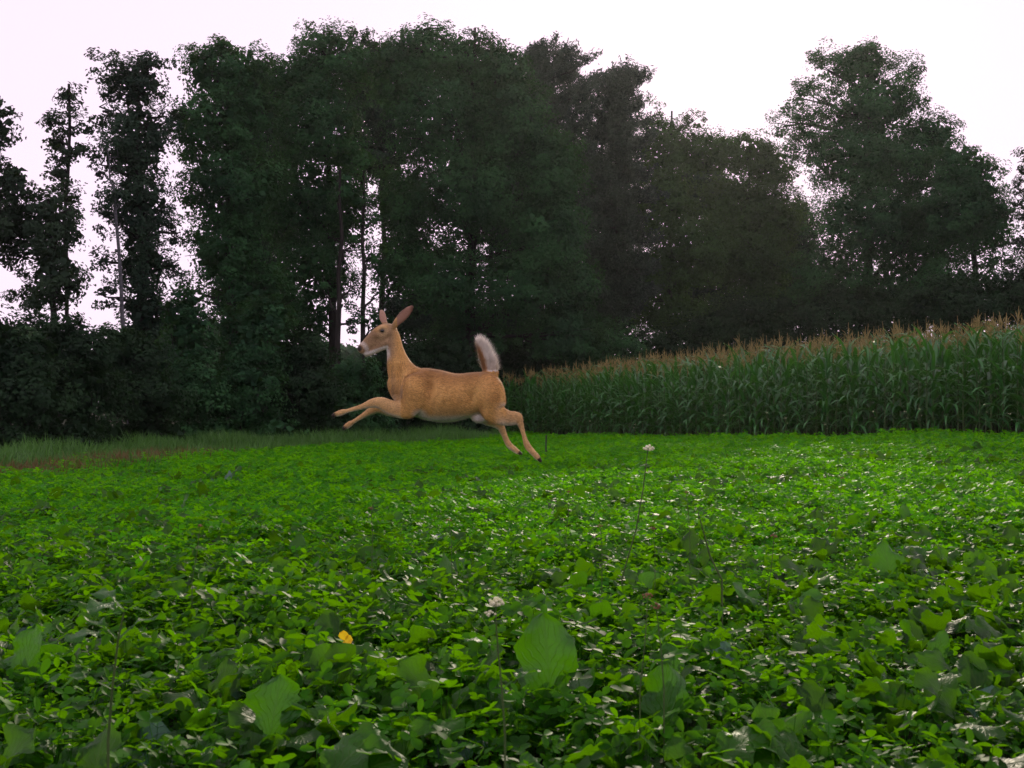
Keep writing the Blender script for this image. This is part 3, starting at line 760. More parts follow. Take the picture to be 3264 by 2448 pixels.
seg = np.diff(CORN_EDGE, axis=0); sl = np.concatenate([[0], np.cumsum(np.linalg.norm(seg, axis=1))])
def edge_pt(s):
    return np.array((np.interp(s, sl, CORN_EDGE[:, 0]), np.interp(s, sl, CORN_EDGE[:, 1])))
rows = []
for r in range(22):
    s = 0.0
    while s < sl[-1]:
        p = edge_pt(s) + np.array((0.86, 0.5)) * (0.76 * r) + rng.normal(0, 0.04, 2)
        rows.append((r, p[0], p[1]))
        s += rng.uniform(0.15, 0.22)
rows = [q for q in rows if abs(q[1]) < 0.5 * q[2] + 3]
front = [q for q in rows if q[0] <= 1]
front.sort(key=lambda q: q[0] * 4 + q[2])
solo = front[:300]
solo_set = set(id(q) for q in solo)
CG = 'maize plants along the front edge of the field'
for k, (r, x, y) in enumerate(solo):
    h = rng.uniform(0.86, 1.1) * np.interp(y, [20, 39], [1.02, 0.98])
    root = empty('maize_plant', (x, y, float(zg(x, y)) - 0.02), rng.uniform(0, 6.28))
    root.scale = (1, 1, h)
    if r == 0 and y < 24: lab = 'tall maize plant in the front row at the near right end of the field'
    elif r == 0 and y < 31: lab = 'maize plant in the middle of the front row facing the clover'
    elif r == 0: lab = 'maize plant in the far left stretch of the front row near the deer'
    else: lab = 'maize plant in the second row showing between the front row plants'
    tag(root, lab, 'maize', CG if False else {0: 'front row maize', 1: 'second row maize'}[r] + (' near' if y < 24 else ' middle' if y < 31 else ' far') if r == 0 else 'second row maize')
    obj('stalk', stalk_me[0], root)
    obj('tassel', tassel_me[k % 4], root, (0, 0, 1.97), (rng.normal(0, .08), rng.normal(0, .08), rng.uniform(0, 6.28)))
    for (s, z, a) in layouts[int(rng.integers(0, 8))]:
        obj('leaf', corn_leaf_me[s], root, (0, 0, z), (rng.normal(0, 0.12), rng.normal(0, 0.1), a), rng.uniform(0.85, 1.12))
def corn_joined(lay):
    G = Geo(); V, F = tube(np.array([(0, 0, 0), (0, 0, 1.0), (0, 0, 2.0)]), [0.014, 0.012, 0.006], 4)
    n0 = 0; Vs, Fs, Is = [V], [F], [np.full(len(F), 1)]; n0 = len(V)
    for (s, z, a) in lay:
        v, f = corn_leaf_geo[s]; c, q = math.cos(a), math.sin(a)
        v2 = np.stack([v[:, 0] * c - v[:, 1] * q, v[:, 0] * q + v[:, 1] * c, v[:, 2] + z], 1)
        Vs.append(v2); Fs.append(f + n0); Is.append(np.zeros(len(f))); n0 += len(v2)
    T = tassel_geo(); tv = np.concatenate(T.V) + (0, 0, 1.97); tf = np.concatenate(T.F[4])
    Vs.append(tv); Fs.append(tf + n0); Is.append(np.full(len(tf), 2))
    V = np.concatenate(Vs)
    return mesh('maize', V, np.concatenate(Fs), None, True, {'tint': np.zeros(len(V))}, None, [M['corn'], M['stalk'], M['tassel']], np.concatenate(Is))
rest = [q for q in rows if id(q) not in solo_set]
P = np.array([(x, y, float(zg(x, y)) - 0.02) for _, x, y in rest])
n = len(P)
o = scatter('maize_field', [corn_joined(l) for l in layouts], P, np.stack([rng.normal(0, .03, n), rng.normal(0, .03, n), rng.uniform(0, 6.28, n)], 1), rng.uniform(0.9, 1.1, n), rng.integers(0, 8, n))
tag(o, 'standing maize with brown tassels filling the field behind the front rows', 'maize', kind='stuff')

# ------------------------------------------------------------------ leaping deer
DS = 0.00091            # metres per measured unit of the deer's outline
def loft(path, n=20, p=2.3):
    """closed tube through (u, v, side, r_in_plane, r_sideways)"""
    P = np.array(path, float)
    # finer rings
    t = np.arange(len(P)); tt = np.linspace(0, len(P) - 1, (len(P) - 1) * 4 + 1)
    def cr(y):
        out = []
        for q in tt:
            i = min(int(q), len(P) - 2); f = q - i
            p0, p1, p2, p3 = y[max(i - 1, 0)], y[i], y[i + 1], y[min(i + 2, len(P) - 1)]
            out.append(0.5 * ((2 * p1) + (-p0 + p2) * f + (2 * p0 - 5 * p1 + 4 * p2 - p3) * f * f + (-p0 + 3 * p1 - 3 * p2 + p3) * f ** 3))
        return np.array(out)
    Q = np.stack([cr(P[:, k]) for k in range(5)], 1)
    Q[:, 3:] = np.maximum(Q[:, 3:], 3)
    c = np.stack([(Q[:, 0] - 1100) * DS, Q[:, 2] * DS, (1000 - Q[:, 1]) * DS], 1)
    tg = unit(np.gradient(c, axis=0)); 
    nrm = unit(np.cross(tg, np.array((0, 1.0, 0))))
    lat = unit(np.cross(nrm, tg))
    ang = np.linspace(0, 2 * np.pi, n, endpoint=False)
    ca = np.sign(np.cos(ang)) * np.abs(np.cos(ang)) ** (2 / p); sa = np.sign(np.sin(ang)) * np.abs(np.sin(ang)) ** (2 / p)
    V = (c[:, None] + (Q[:, 3] * DS)[:, None, None] * ca[None, :, None] * nrm[:, None] + (Q[:, 4] * DS)[:, None, None] * sa[None, :, None] * lat[:, None])
    m = len(c); V = V.reshape(-1, 3)
    i = np.arange(m - 1)[:, None] * n; j = np.arange(n)[None]; k = (j + 1) % n
    F = np.stack([i + j, i + k, i + n + k, i + n + j], -1).reshape(-1, 4)
    V = np.concatenate([V, c[:1], c[-1:]])
    jj = np.arange(n); kk = (jj + 1) % n
    T = np.concatenate([np.stack([np.full(n, m * n), kk, jj], 1), np.stack([np.full(n, m * n + 1), (m - 1) * n + jj, (m - 1) * n + kk], 1)])
    return V, F, T
deer_parts = dict(
    trunk=[(652, 835, 0, 20, 20), (672, 836, 0, 70, 52), (720, 842, 0, 128, 84), (790, 858, 0, 168, 112), (870, 888, 0, 196, 138), (960, 916, 0, 222, 154), (1080, 944, 0, 228, 170), (1200, 958, 0, 218, 178), (1320, 945, 0, 198, 170), (1420, 925, 0, 188, 158), (1520, 924, 0, 184, 146), (1590, 928, 0, 162, 128), (1640, 930, 0, 120, 96), (1668, 930, 0, 70, 60), (1680, 930, 0, 20, 20)],
    neck=[(900, 870, 0, 60, 50), (850, 830, 0, 150, 100), (782, 745, 0, 128, 84), (742, 640, 0, 98, 64), (718, 535, 0, 74, 54), (703, 445, 0, 64, 54), (690, 385, 0, 52, 52), (684, 350, 0, 20, 20)],
    head=[(735, 375, 0, 14, 18), (722, 374, 0, 40, 44), (690, 374, 0, 64, 66), (630, 384, 0, 76, 76), (570, 420, 0, 76, 68), (515, 464, 0, 66, 52), (465, 504, 0, 54, 44), (425, 534, 0, 45, 42), (404, 550, 0, 32, 32), (396, 556, 0, 12, 12)],
    jaw=[(690, 440, 0, 20, 20), (665, 452, 0, 50, 46), (610, 484, 0, 56, 46), (540, 530, 0, 42, 38), (480, 566, 0, 30, 32), (445, 584, 0, 18, 22)],
    brow=[(650, 345, -52, 22, 20), (610, 352, -62, 24, 18), (575, 372, -55, 18, 16)],
    fore_near=[(960, 760, -70, 30, 30), (940, 810, -100, 90, 52), (905, 900, -112, 118, 60), (870, 1000, -116, 104, 58), (820, 1068, -106, 80, 52), (700, 1050, -95, 68, 46), (600, 1008, -90, 54, 40), (520, 1012, -88, 39, 33), (440, 1040, -88, 25, 23), (320, 1074, -88, 19, 18), (262, 1090, -88, 27, 24), (222, 1104, -88, 24, 22), (176, 1120, -88, 15, 16)],
    fore_far=[(940, 840, 80, 40, 30), (910, 920, 100, 110, 56), (850, 1060, 104, 80, 48), (690, 1074, 98, 62, 44), (575, 1050, 96, 50, 38), (505, 1074, 96, 38, 32), (430, 1118, 96, 25, 23), (345, 1170, 96, 19, 18), (304, 1196, 96, 27, 24), (274, 1218, 96, 24, 21), (242, 1243, 96, 14, 15)],
    hind_near=[(1500, 760, -50, 30, 30), (1515, 810, -90, 90, 56), (1545, 900, -112, 128, 66), (1565, 990, -116, 130, 66), (1580, 1072, -112, 108, 58), (1640, 1116, -106, 86, 50), (1705, 1138, -102, 66, 41), (1762, 1144, -100, 52, 34), (1802, 1154, -100, 40, 29), (1828, 1212, -100, 25, 21), (1852, 1297, -100, 20, 18), (1882, 1382, -100, 30, 24), (1930, 1438, -100, 27, 23), (1972, 1484, -100, 24, 21), (2004, 1522, -100, 12, 12)],
    hind_far=[(1500, 840, 50, 40, 30), (1520, 930, 90, 130, 70), (1500, 1070, 96, 105, 60), (1545, 1140, 98, 74, 50), (1610, 1184, 98, 50, 38), (1645, 1217, 98, 38, 30), (1668, 1267, 98, 29, 25), (1692, 1327, 98, 26, 23), (1722, 1382, 98, 29, 25), (1770, 1422, 98, 26, 22), (1808, 1448, 98, 21, 19), (1838, 1466, 98, 10, 10)],
    tail=[(1530, 830, 0, 20, 20), (1545, 790, 0, 56, 44), (1558, 735, 0, 66, 40), (1548, 665, 0, 70, 34), (1522, 590, 0, 66, 30), (1490, 520, 0, 54, 25), (1459, 462, 0, 34, 18), (1443, 434, 0, 10, 8)],
    ear_near=[(700, 345, -45, 22, 20), (735, 310, -70, 32, 15), (790, 255, -100, 47, 12), (840, 210, -122, 42, 10), (880, 172, -138, 20, 9), (892, 160, -142, 6, 6)],
    ear_far=[(640, 335, 45, 22, 20), (618, 296, 70, 28, 15), (598, 245, 95, 36, 12), (588, 205, 112, 30, 10), (580, 172, 122, 12, 8)],
    hock_near=[(1690, 1092, -100, 20, 18), (1760, 1098, -100, 20, 16), (1812, 1112, -100, 18, 15), (1824, 1140, -100, 14, 12)],
    hock_far=[(1570, 1130, 98, 20, 18), (1620, 1150, 98, 18, 15), (1648, 1172, 98, 17, 14), (1656, 1200, 98, 12, 11)],
    udder=[(1380, 1090, 0, 20, 25), (1410, 1120, 0, 40, 46), (1455, 1140, 0, 46, 54), (1510, 1130, 0, 40, 50)],
    nostril=[(415, 515, -22, 14, 14), (402, 525, -26, 16, 12), (396, 540, -22, 10, 10)],
)
Vs, Fs, Ts, n0 = [], [], [], 0
for nm, path in deer_parts.items():
    v, f, t = loft(path, 24 if nm in ('trunk', 'neck') else 16, 2.0 if nm in ('trunk',) else 2.2)
    Vs.append(v); Fs.append(f + n0); Ts.append(t + n0); n0 += len(v)
raw = mesh('deer_raw', np.concatenate(Vs), [np.concatenate(Fs), np.concatenate(Ts)])
tmp = bpy.data.objects.new('deer_raw', raw); COL.objects.link(tmp)
md = tmp.modifiers.new('r', 'REMESH'); md.mode = 'VOXEL'; md.voxel_size = 0.0085; md.use_smooth_shade = True
md = tmp.modifiers.new('s', 'SMOOTH'); md.factor = 0.5; md.iterations = 9
dg = bpy.context.evaluated_depsgraph_get()
deer_me = bpy.data.meshes.new_from_object(tmp.evaluated_get(dg))
bpy.data.objects.remove(tmp)
nv = len(deer_me.vertices)
co = np.empty(nv * 3, np.float32); deer_me.vertices.foreach_get('co', co); co = co.reshape(-1, 3)
no = np.empty(nv * 3, np.float32); deer_me.vertex_normals.foreach_get('vector', no); no = no.reshape(-1, 3)
g2 = lambda u, v, a, b: np.exp(-((co[:, 0] / DS + 1100 - u) / a) ** 2 - ((1000 - co[:, 2] / DS - v) / b) ** 2)
uu = co[:, 0] / DS + 1100; vv = 1000 - co[:, 2] / DS
rel = 0.014 * g2(900, 890, 80, 120) - 0.014 * g2(1035, 870, 45, 110) + 0.008 * g2(1150, 960, 110, 120) - 0.016 * g2(1400, 960, 60, 90) + 0.012 * g2(1560, 900, 80, 130) - 0.010 * g2(1640, 980, 35, 120)
rel += 0.010 * g2(830, 800, 40, 90) - 0.010 * g2(770, 800, 30, 110) - 0.006 * g2(560, 450, 30, 25) + 0.005 * g2(640, 470, 35, 35) - 0.007 * g2(1480, 1060, 40, 60)
rel += 0.0010 * np.sin(uu / 11.0 + vv / 40.0) * g2(1180, 960, 130, 110)
co = co + no * (rel * 2.2 * np.abs(no[:, 1]) ** 0.7)[:, None]
deer_me.vertices.foreach_set('co', co.astype(np.float32).ravel()); deer_me.update()
U = co[:, 0] / DS + 1100; Vv = 1000 - co[:, 2] / DS; S = co[:, 1] / DS
tan = np.array((0.64, 0.38, 0.122)); red = np.array((0.50, 0.265, 0.085)); pale = np.array((0.60, 0.43, 0.22)); white = np.array((0.74, 0.71, 0.66)); dark = np.array((0.03, 0.022, 0.018)); grey = np.array((0.26, 0.19, 0.14))
C = np.tile(tan, (nv, 1))
def blend(mask, c):
    global C
    m = np.clip(mask, 0, 1)[:, None]; C = C * (1 - m) + c * m
ss = lambda a, b, x: smooth((x - a) / (b - a))
body = (U > 760) & (U < 1700) & (Vv > 640) & (Vv < 1260)
blend(body * ss(0.1, 0.9, no[:, 2]) * 0.85, red * 0.8)
blend(body * (U > 1050) * (U < 1450) * ss(1000, 1120, Vv) * 0.5, pale)
blend((U > 690) * (U < 800) * (Vv > 560) * (Vv < 960) * ss(0.1, 0.8, -no[:, 0]) * 0.6, grey * 0.8)  # shadow down the neck and chest front, painted into the coat
blend(g2(1040, 850, 50, 90) * 0.35, red * 0.7)                                   # shading behind the shoulder put into the coat colour
blend(((U > 1440) & (U < 1640) & (Vv > 780) & (Vv < 1000)) * 0.35 * ss(1440, 1540, U), red)
blend(body * (U > 880) * (U < 1440) * ss(0.35, 0.85, -no[:, 2]) * ss(1090, 1150, Vv), white)  # belly
blend(ss(0, 70, 90 - np.hypot(U - 940, (Vv - 1110) * 1.3)) * (np.abs(S) < 175) * 0.8, white)
blend(ss(0, 80, 110 - np.hypot(U - 1455, Vv - 1165)) * (S > -75), white)            # inner thigh
blend((Vv > 1000) * ss(1560, 1700, U) * (U < 1790) * ss(-0.2, 0.7, -no[:, 2]) * 0.7, white)
blend(ss(1660, 1700, U) * (Vv > 820) * (Vv < 1080) * (np.abs(S) < 90) * 0.7, pale)
leg = ((Vv > 930) & (U < 780)) | (Vv > 1200) | ((U > 1700) & (Vv > 1050))
blend(leg * 0.55, pale)
blend(leg * ss(0.2, 0.8, -no[:, 2]) * 0.6, white)
hd = ss(770, 680, U) * ss(660, 560, Vv)
blend(hd * 0.7, grey * 0.9)
blend(hd * ss(0, 40, 60 - np.hypot((U - 590) * 0.6, Vv - 345)) * 0.8, tan)          # ruddy forehead
blend(hd * (U < 660) * ss(0.0, 14, Vv - (600 - 0.33 * (U - 430) - 34)) , white)       # chin and lower jaw
blend(hd * (U > 560) * (U < 700) * ss(500, 560, Vv) * ss(0.2, 0.7, -no[:, 0]) * 0.8, white)  # throat patch
blend(ss(0, 22, 40 - np.hypot(U - 404, Vv - 528)), dark)                            # nose
blend(ss(0, 14, 22 - np.hypot(U - 470, Vv - 540) * 0.6) * hd * 0.5, dark)
blend(ss(0, 10, 32 - np.hypot((U - 618) * 0.8, Vv - 374)) * hd * 0.75, dark * 1.8)   # round the eye
tail = (Vv < 725) & (U > 1380) & (Vv > 400)
tl = (U - np.interp(Vv, [430, 520, 590, 665, 735], [1440, 1488, 1520, 1545, 1555]))
blend(tail * 1.0, tan * np.array((0.8, 0.7, 0.7)))
blend(tail * ss(-34, -8, tl), white * 1.1)
blend(tail * ss(560, 470, Vv), white * 1.1)
blend(tail * ss(-20, -50, tl) * 0.6, grey * 0.7)
for (hu, hv) in ((190, 1114), (252, 1234), (1995, 1508), (1828, 1458)):
    blend(ss(0, 12, 34 - np.hypot(U - hu, Vv - hv)), dark)
ear = ((U > 742) & (Vv < 335)) | ((Vv < 292) & (U < 680))
blend(ear * 1.0, np.array((0.36, 0.22, 0.16)))
blend(ear * ss(0.1, 0.5, no[:, 1]) * 0.8, grey)
eo = np.abs((U - 700) * 0.69 + (Vv - 345) * 0.72)
blend(ear * (U > 742) * ss(24, 34, eo), grey * 0.6)                                # dark rim of the ear
blend(ear * (U > 742) * ss(852, 885, U), grey * 0.5)
blend(hd * ss(0, 16, 26 - np.abs((U - 404) * 0.77 - (Vv - 545) * 0.62 + 0) * 0 - np.abs(np.hypot(U - 404, Vv - 545) - 70)) * 0.55, white)  # pale band behind the nose
blend(hd * ss(0, 20, 44 - np.abs(np.hypot(U - 614, Vv - 376) - 36) * 2.2) * 0.45, pale)
at = deer_me.attributes.new('coat', 'FLOAT_COLOR', 'POINT')
at.data.foreach_set('color', np.concatenate([C, (ear * (U > 742))[:, None].astype(float)], 1).astype(np.float32).ravel())

def coat_mat():
    m = bpy.data.materials.new('deer_coat')
    nt, N, L = nodes(m)
    out = N.new('ShaderNodeOutputMaterial'); p = N.new('ShaderNodeBsdfPrincipled')
    p.inputs['Roughness'].default_value = 0.62; p.inputs['Specular IOR Level'].default_value = 0.25
    p.inputs['Sheen Weight'].default_value = 0.35; p.inputs['Sheen Roughness'].default_value = 0.4
    p.inputs['Sheen Tint'].default_value = (1, 0.85, 0.65, 1)
    a = N.new('ShaderNodeAttribute'); a.attribute_name = 'coat'
    tc = N.new('ShaderNodeTexCoord'); mp = N.new('ShaderNodeMapping'); mp.inputs['Scale'].default_value = (14, 60, 60); mp.inputs['Rotation'].default_value = (0, R(-14), 0)
    n = N.new('ShaderNodeTexNoise'); n.inputs['Scale'].default_value = 2.6; n.inputs['Detail'].default_value = 6; n.inputs['Roughness'].default_value = 0.65
    L.new(tc.outputs['Object'], mp.inputs[0]); L.new(mp.outputs[0], n.inputs[0])
    n2 = N.new('ShaderNodeTexNoise'); n2.inputs['Scale'].default_value = 5.0; n2.inputs['Detail'].default_value = 3
    L.new(tc.outputs['Object'], n2.inputs[0])
    r = ramp(N, [(0.3, (0.86, 0.84, 0.8)), (0.7, (1.08, 1.08, 1.08))]); L.new(n.outputs['Fac'], r.inputs[0])
    r2 = ramp(N, [(0.3, (0.78, 0.72, 0.66)), (0.7, (1.12, 1.12, 1.12))]); L.new(n2.outputs['Fac'], r2.inputs[0])
    mx = N.new('ShaderNodeMix'); mx.data_type = 'RGBA'; mx.blend_type = 'MULTIPLY'; mx.inputs[0].default_value = 1
    m2 = N.new('ShaderNodeMix'); m2.data_type = 'RGBA'; m2.blend_type = 'MULTIPLY'; m2.inputs[0].default_value = 1
    L.new(a.outputs['Color'], mx.inputs[6]); L.new(r.outputs[0], mx.inputs[7])
    L.new(mx.outputs[2], m2.inputs[6]); L.new(r2.outputs[0], m2.inputs[7])
    L.new(m2.outputs[2], p.inputs['Base Color'])
    b = N.new('ShaderNodeBump'); b.inputs['Strength'].default_value = 0.35; b.inputs['Distance'].default_value = 0.006
    L.new(n.outputs['Fac'], b.inputs['Height']); L.new(b.outputs[0], p.inputs['Normal'])
    t = N.new('ShaderNodeBsdfTranslucent'); t.inputs['Color'].default_value = (0.55, 0.2, 0.11, 1)
    f = N.new('ShaderNodeMath'); f.operation = 'MULTIPLY'; f.inputs[1].default_value = 0.22
    L.new(a.outputs['Alpha'], f.inputs[0])
    ms = N.new('ShaderNodeMixShader'); L.new(f.outputs[0], ms.inputs[0]); L.new(p.outputs[0], ms.inputs[1]); L.new(t.outputs[0], ms.inputs[2])
    L.new(ms.outputs[0], out.inputs['Surface'])
    return m
deer_me.materials.clear(); deer_me.materials.append(coat_mat())
for pl in deer_me.polygons: pl.material_index = 0
deer_me.polygons.foreach_set('use_smooth', np.ones(len(deer_me.polygons), bool))
DD = 8.8
deer = obj('deer', deer_me, None, px_at(438.5, 402.1, DD))
tag(deer, 'tan white-tailed doe leaping left over the clover with raised tail', 'deer')
nf = 90000                      # short hairs lying back along the body
poly = np.array([(p.vertices[0], p.vertices[1], p.vertices[2]) for p in deer_me.polygons])
pa = co[poly]; ar = np.linalg.norm(np.cross(pa[:, 1] - pa[:, 0], pa[:, 2] - pa[:, 0]), axis=1)
pick = rng.choice(len(poly), nf, p=ar / ar.sum())
bw = rng.dirichlet((1, 1, 1), nf)
hp = (pa[pick] * bw[..., None]).sum(1); hn = unit((no[poly[pick]] * bw[..., None]).sum(1))
hu = hp[:, 0] / DS + 1100; hv = 1000 - hp[:, 2] / DS
hd_ = np.tile(np.array((0.85, 0.0, -0.35)), (nf, 1))
hd_[(hv > 930) & (hu < 780)] = (-0.9, 0, -0.25)
hd_[(hv > 1150) & (hu > 1600)] = (0.45, 0, -0.85)
tl_ = (hv < 725) & (hu > 1380); hd_[tl_] = (-0.1, 0, 1.0)
nk = (hu < 860) & (hu > 640) & (hv > 420) & (hv < 900); hd_[nk] = (0.35, 0, -0.9)
hd_ = hd_ + rng.normal(0, 0.18, (nf, 3)); hd_ = unit(hd_ - hn * (hd_ * hn).sum(1)[:, None]); 
hd_ = unit(hd_ + hn * rng.uniform(0.15, 0.55, nf)[:, None])
ln = rng.uniform(0.012, 0.024, nf); ln[(hv < 640) & (hu < 900)] *= 0.5; ln[tl_] *= 2.6; ln[(hv > 1200) | ((hv > 930) & (hu < 780))] *= 0.6
sd_ = unit(np.cross(hd_, hn)) * 0.0014
keep = ~(((hu > 742) & (hv < 335)) | ((hv < 292) & (hu < 680)) | (np.hypot(hu - 614, hv - 376) < 26) | (np.hypot(hu - 404, hv - 535) < 34))
tlk = np.flatnonzero(tl_)
ln[tlk] = rng.uniform(0.025, 0.06, len(tlk)); hd_[tlk] = unit(np.array((0.12, 0, 0.75)) + hn[tlk] * rng.uniform(0.2, 0.9, len(tlk))[:, None] + rng.normal(0, 0.2, (len(tlk), 3)))
HV = np.stack([hp - sd_, hp + sd_, hp + hd_ * ln[:, None]], 1)[keep]
hv_ = rng.uniform(0.42, 1.5, nf); hv_[tlk] = rng.uniform(0.9, 1.15, len(tlk))
hc = np.minimum(C[poly[pick][:, 0]][keep] * hv_[keep][:, None], 0.85)
hc = np.concatenate([np.repeat(hc, 3, 0), np.zeros((keep.sum() * 3, 1))], 1)
fur = obj('fur', mesh('fur', HV.reshape(-1, 3), np.arange(len(HV) * 3).reshape(-1, 3), deer_me.materials[0], False, {'coat': hc}), deer)
fur['kind'] = 'stuff'
def ball(r, n=10, m=8):
    th = np.linspace(0, math.pi, m); ph = np.linspace(0, 2 * math.pi, n, endpoint=False)
    V = np.stack([np.sin(th)[:, None] * np.cos(ph), np.sin(th)[:, None] * np.sin(ph), np.cos(th)[:, None] * np.ones(n)], -1).reshape(-1, 3) * r
    i = np.arange(m - 1)[:, None] * n; j = np.arange(n)[None]; k = (j + 1) % n
    return V, np.stack([i + j, i + n + j, i + n + k, i + k], -1).reshape(-1, 4)
for sd in (-1, 1):
    V, F = ball(0.017, 14, 10)
    e = obj('eye', mesh('eye', V, F, M['horn'], True), deer, ((614 - 1100) * DS, sd * 68 * DS, (1000 - 376) * DS), None, (1.2, 0.6, 0.95))

# ------------------------------------------------------------------ broad-leaved brassica plants
def broad_leaf(L, W, lobed, bend, seed):
    """leaf along +X from the plant's crown: petiole, then a wavy lobed blade. uv.x = -1..1 across, uv.y = along"""
    r = np.random.default_rng(seed)
    nt, ns = 25, 11
    t = np.linspace(0, 1, nt); s = np.linspace(-1, 1, ns)
    tb = np.clip((t - 0.26) / 0.74, 0, 1)
    prof = np.sin(np.pi * tb ** r.uniform(0.95, 1.3)) ** 0.55 * (0.55 + 0.45 * smooth(tb / 0.6))
    ang = R(bend[0]) - R(bend[1]) * t ** 1.4
    ds = L / (nt - 1)
    x = np.concatenate([[0], np.cumsum(np.cos(ang[1:]) * ds)]); z = np.concatenate([[0], np.cumsum(np.sin(ang[1:]) * ds)])
    up = np.stack([-np.sin(ang), 0 * ang, np.cos(ang)], 1)
    tg = np.stack([np.cos(ang), 0 * ang, np.sin(ang)], 1)
    ph = r.uniform(0, 6, 4)
    cup = r.uniform(-0.1, 0.35); roll = r.uniform(-0.2, 0.9, 2)
    twist = r.normal(0, 0.5)
    side = {}
    for sg in (-1, 1):                      # each margin has its own lobes and teeth
        w = W * 0.5 * prof * (1 + lobed * 0.17 * np.sin(tb * r.uniform(13, 19) + r.uniform(0, 6)) + 0.05 * lobed * r.normal(size=nt) + 0.07 * lobed * np.sin(tb * 44 + r.uniform(0, 6)))
        w = np.maximum(w, 0.0035); w[-1] = 0.003
        side[sg] = w
    V = np.zeros((nt, ns, 3)); UV = np.zeros((nt, ns, 2))
    for i in range(nt):
        w = np.where(s < 0, side[-1][i], side[1][i]); b = 1.0 if tb[i] > 0 else 0.0
        rl = np.where(s < 0, roll[0], roll[1])
        vein = (tb[i] - 0.55 * np.abs(s)) * 7.0
        off = cup * w * s ** 2 + b * (0.12 * W * np.abs(s) ** 2.2 * np.sin(tb[i] * 13 + ph[0] + 1.7 * np.sign(s)) + 0.03 * W * np.sin(tb[i] * 27 + s * 5 + ph[1]) * np.abs(s)
              - 0.022 * W * np.cos(2 * np.pi * vein) * np.minimum(1, np.abs(s) * 3) * (1 - np.abs(s) ** 4) - rl * w * np.maximum(0, np.abs(s) - 0.6) ** 1.5)
        V[i] = np.array((x[i], 0, z[i])) + up[i] * off[:, None] + tg[i] * (b * 0.12 * np.abs(s) * w * (1 - tb[i]) * 1.2)[:, None]
        V[i] += up[i] * (s * w * np.sin(twist * tb[i]))[:, None]
        V[i, :, 1] += s * w * np.cos(twist * tb[i]) + 0.02 * W * b * np.sin(tb[i] * 5 + ph[2])
        UV[i, :, 0] = s; UV[i, :, 1] = tb[i]
    i = np.arange(nt - 1)[:, None] * ns; j = np.arange(ns - 1)[None]
    F = np.stack([i + j, i + j + 1, i + ns + j + 1, i + ns + j], -1).reshape(-1, 4)
    return V.reshape(-1, 3), F, UV.reshape(-1, 2)
rng = np.random.default_rng(77)
leaf_bank = {}
for kind, mat in (('brassica', 'brassica'), ('blue', 'brassica_blue')):
    ls = []
    for q in range(14):
        V, F, UV = broad_leaf(rng.uniform(0.32, 0.44), rng.uniform(0.11, 0.16), rng.uniform(0.3, 1.0), ((rng.uniform(60, 86), rng.uniform(20, 105)) if kind == 'brassica' else (rng.uniform(55, 75), rng.uniform(60, 120))), 100 + q)
        ls.append(mesh('broad_leaf', V, F, M[mat], True, {'tint': np.full(len(V), rng.normal(0, 0.08))}, UV))
    leaf_bank[kind] = ls
weed_m = leaf_mat('ragged_weed_leaf', (0.005, 0.038, 0.001), (0.022, 0.108, 0.0012), (0.14, 0.39, 0.0012), 0.38, 0.45, 0.2, 10.0, veins=True, bump=0.4, inst=True)
def ragged_weed(n, l0, l1, sd):
    G = Geo()
    for q in range(n):
        L = rng.uniform(l0, l1)
        V, F, UV = broad_leaf(L, L * rng.uniform(0.36, 0.52), rng.uniform(0.6, 1.3), (rng.uniform(55, 85), rng.uniform(30, 110)), sd * 10 + q)
        a = q * 2.4 + rng.normal(0, 0.4); c, k = math.cos(a), math.sin(a)
        V = np.stack([V[:, 0] * c - V[:, 1] * k, V[:, 0] * k + V[:, 1] * c, V[:, 2] + rng.uniform(0, 0.05)], 1)
        G.add(V, F, rng.normal(0, 0.1), UV)
    return G.mesh('ragged_leaves', weed_m, True)
weeds = [ragged_weed(5, 0.14, 0.28, 50 + q) for q in range(8)]
for y0, y1, dn, lab in ((1.4, 6.5, 20, 'ragged toothed weed leaves mixed through the near clover'), (6.5, 16, 5, 'ragged weed leaves mixed through the middle clover')):
    x, y = sample_wedge(y0, y1, dn, 1.5); n = len(x)
    o = scatter('weed_cover', weeds, np.stack([x, y, zg(x, y)], 1), np.stack([rng.normal(0, .15, n), rng.normal(0, .15, n), rng.uniform(0, 6.28, n)], 1), rng.uniform(0.7, 1.15, n), rng.integers(0, 8, n))
    tag(o, lab, 'weeds', kind='stuff')
def brassica(x, y, n, scale, kind, label, group=None, yaw=None):
    root = empty('turnip_plant', (x, y, float(zg(x, y)) - 0.01), rng.uniform(0, 6.28) if yaw is None else yaw)
    tag(root, label, 'turnip plant', group)
    for q in range(n):
        a = q * 2.4 + rng.normal(0, 0.3)
        obj('leaf', leaf_bank[kind][int(rng.integers(0, 14))], root, (0.01 * math.cos(a), 0.01 * math.sin(a), 0), (rng.normal(0, 0.22), rng.normal(0, 0.15), a), scale * rng.uniform(0.7, 1.1))
    return root
pts = []
tries = 0
while len(pts) < 160 and tries < 20000:
    tries += 1
    y = 1.75 + 13.5 * rng.uniform(0, 1) ** 1.5
    x = rng.uniform(-0.49, 0.49) * y
    if rng.uniform() > 0.45 + 0.55 * (0.5 + 0.5 * math.sin(x * 2.1 + 1.3) * math.sin(y * 1.4 + 0.4)): continue
    if abs(x) < 0.09 * y and y < 2.3: continue
    if all((x - a) ** 2 + (y - b) ** 2 > (0.05 + 0.035 * y) ** 2 for a, b in pts):
        pts.append((x, y))
pts.sort(key=lambda p: p[1])
ORD = 'first second third fourth fifth sixth seventh eighth ninth tenth eleventh twelfth thirteenth fourteenth fifteenth sixteenth seventeenth eighteenth nineteenth twentieth'.split()
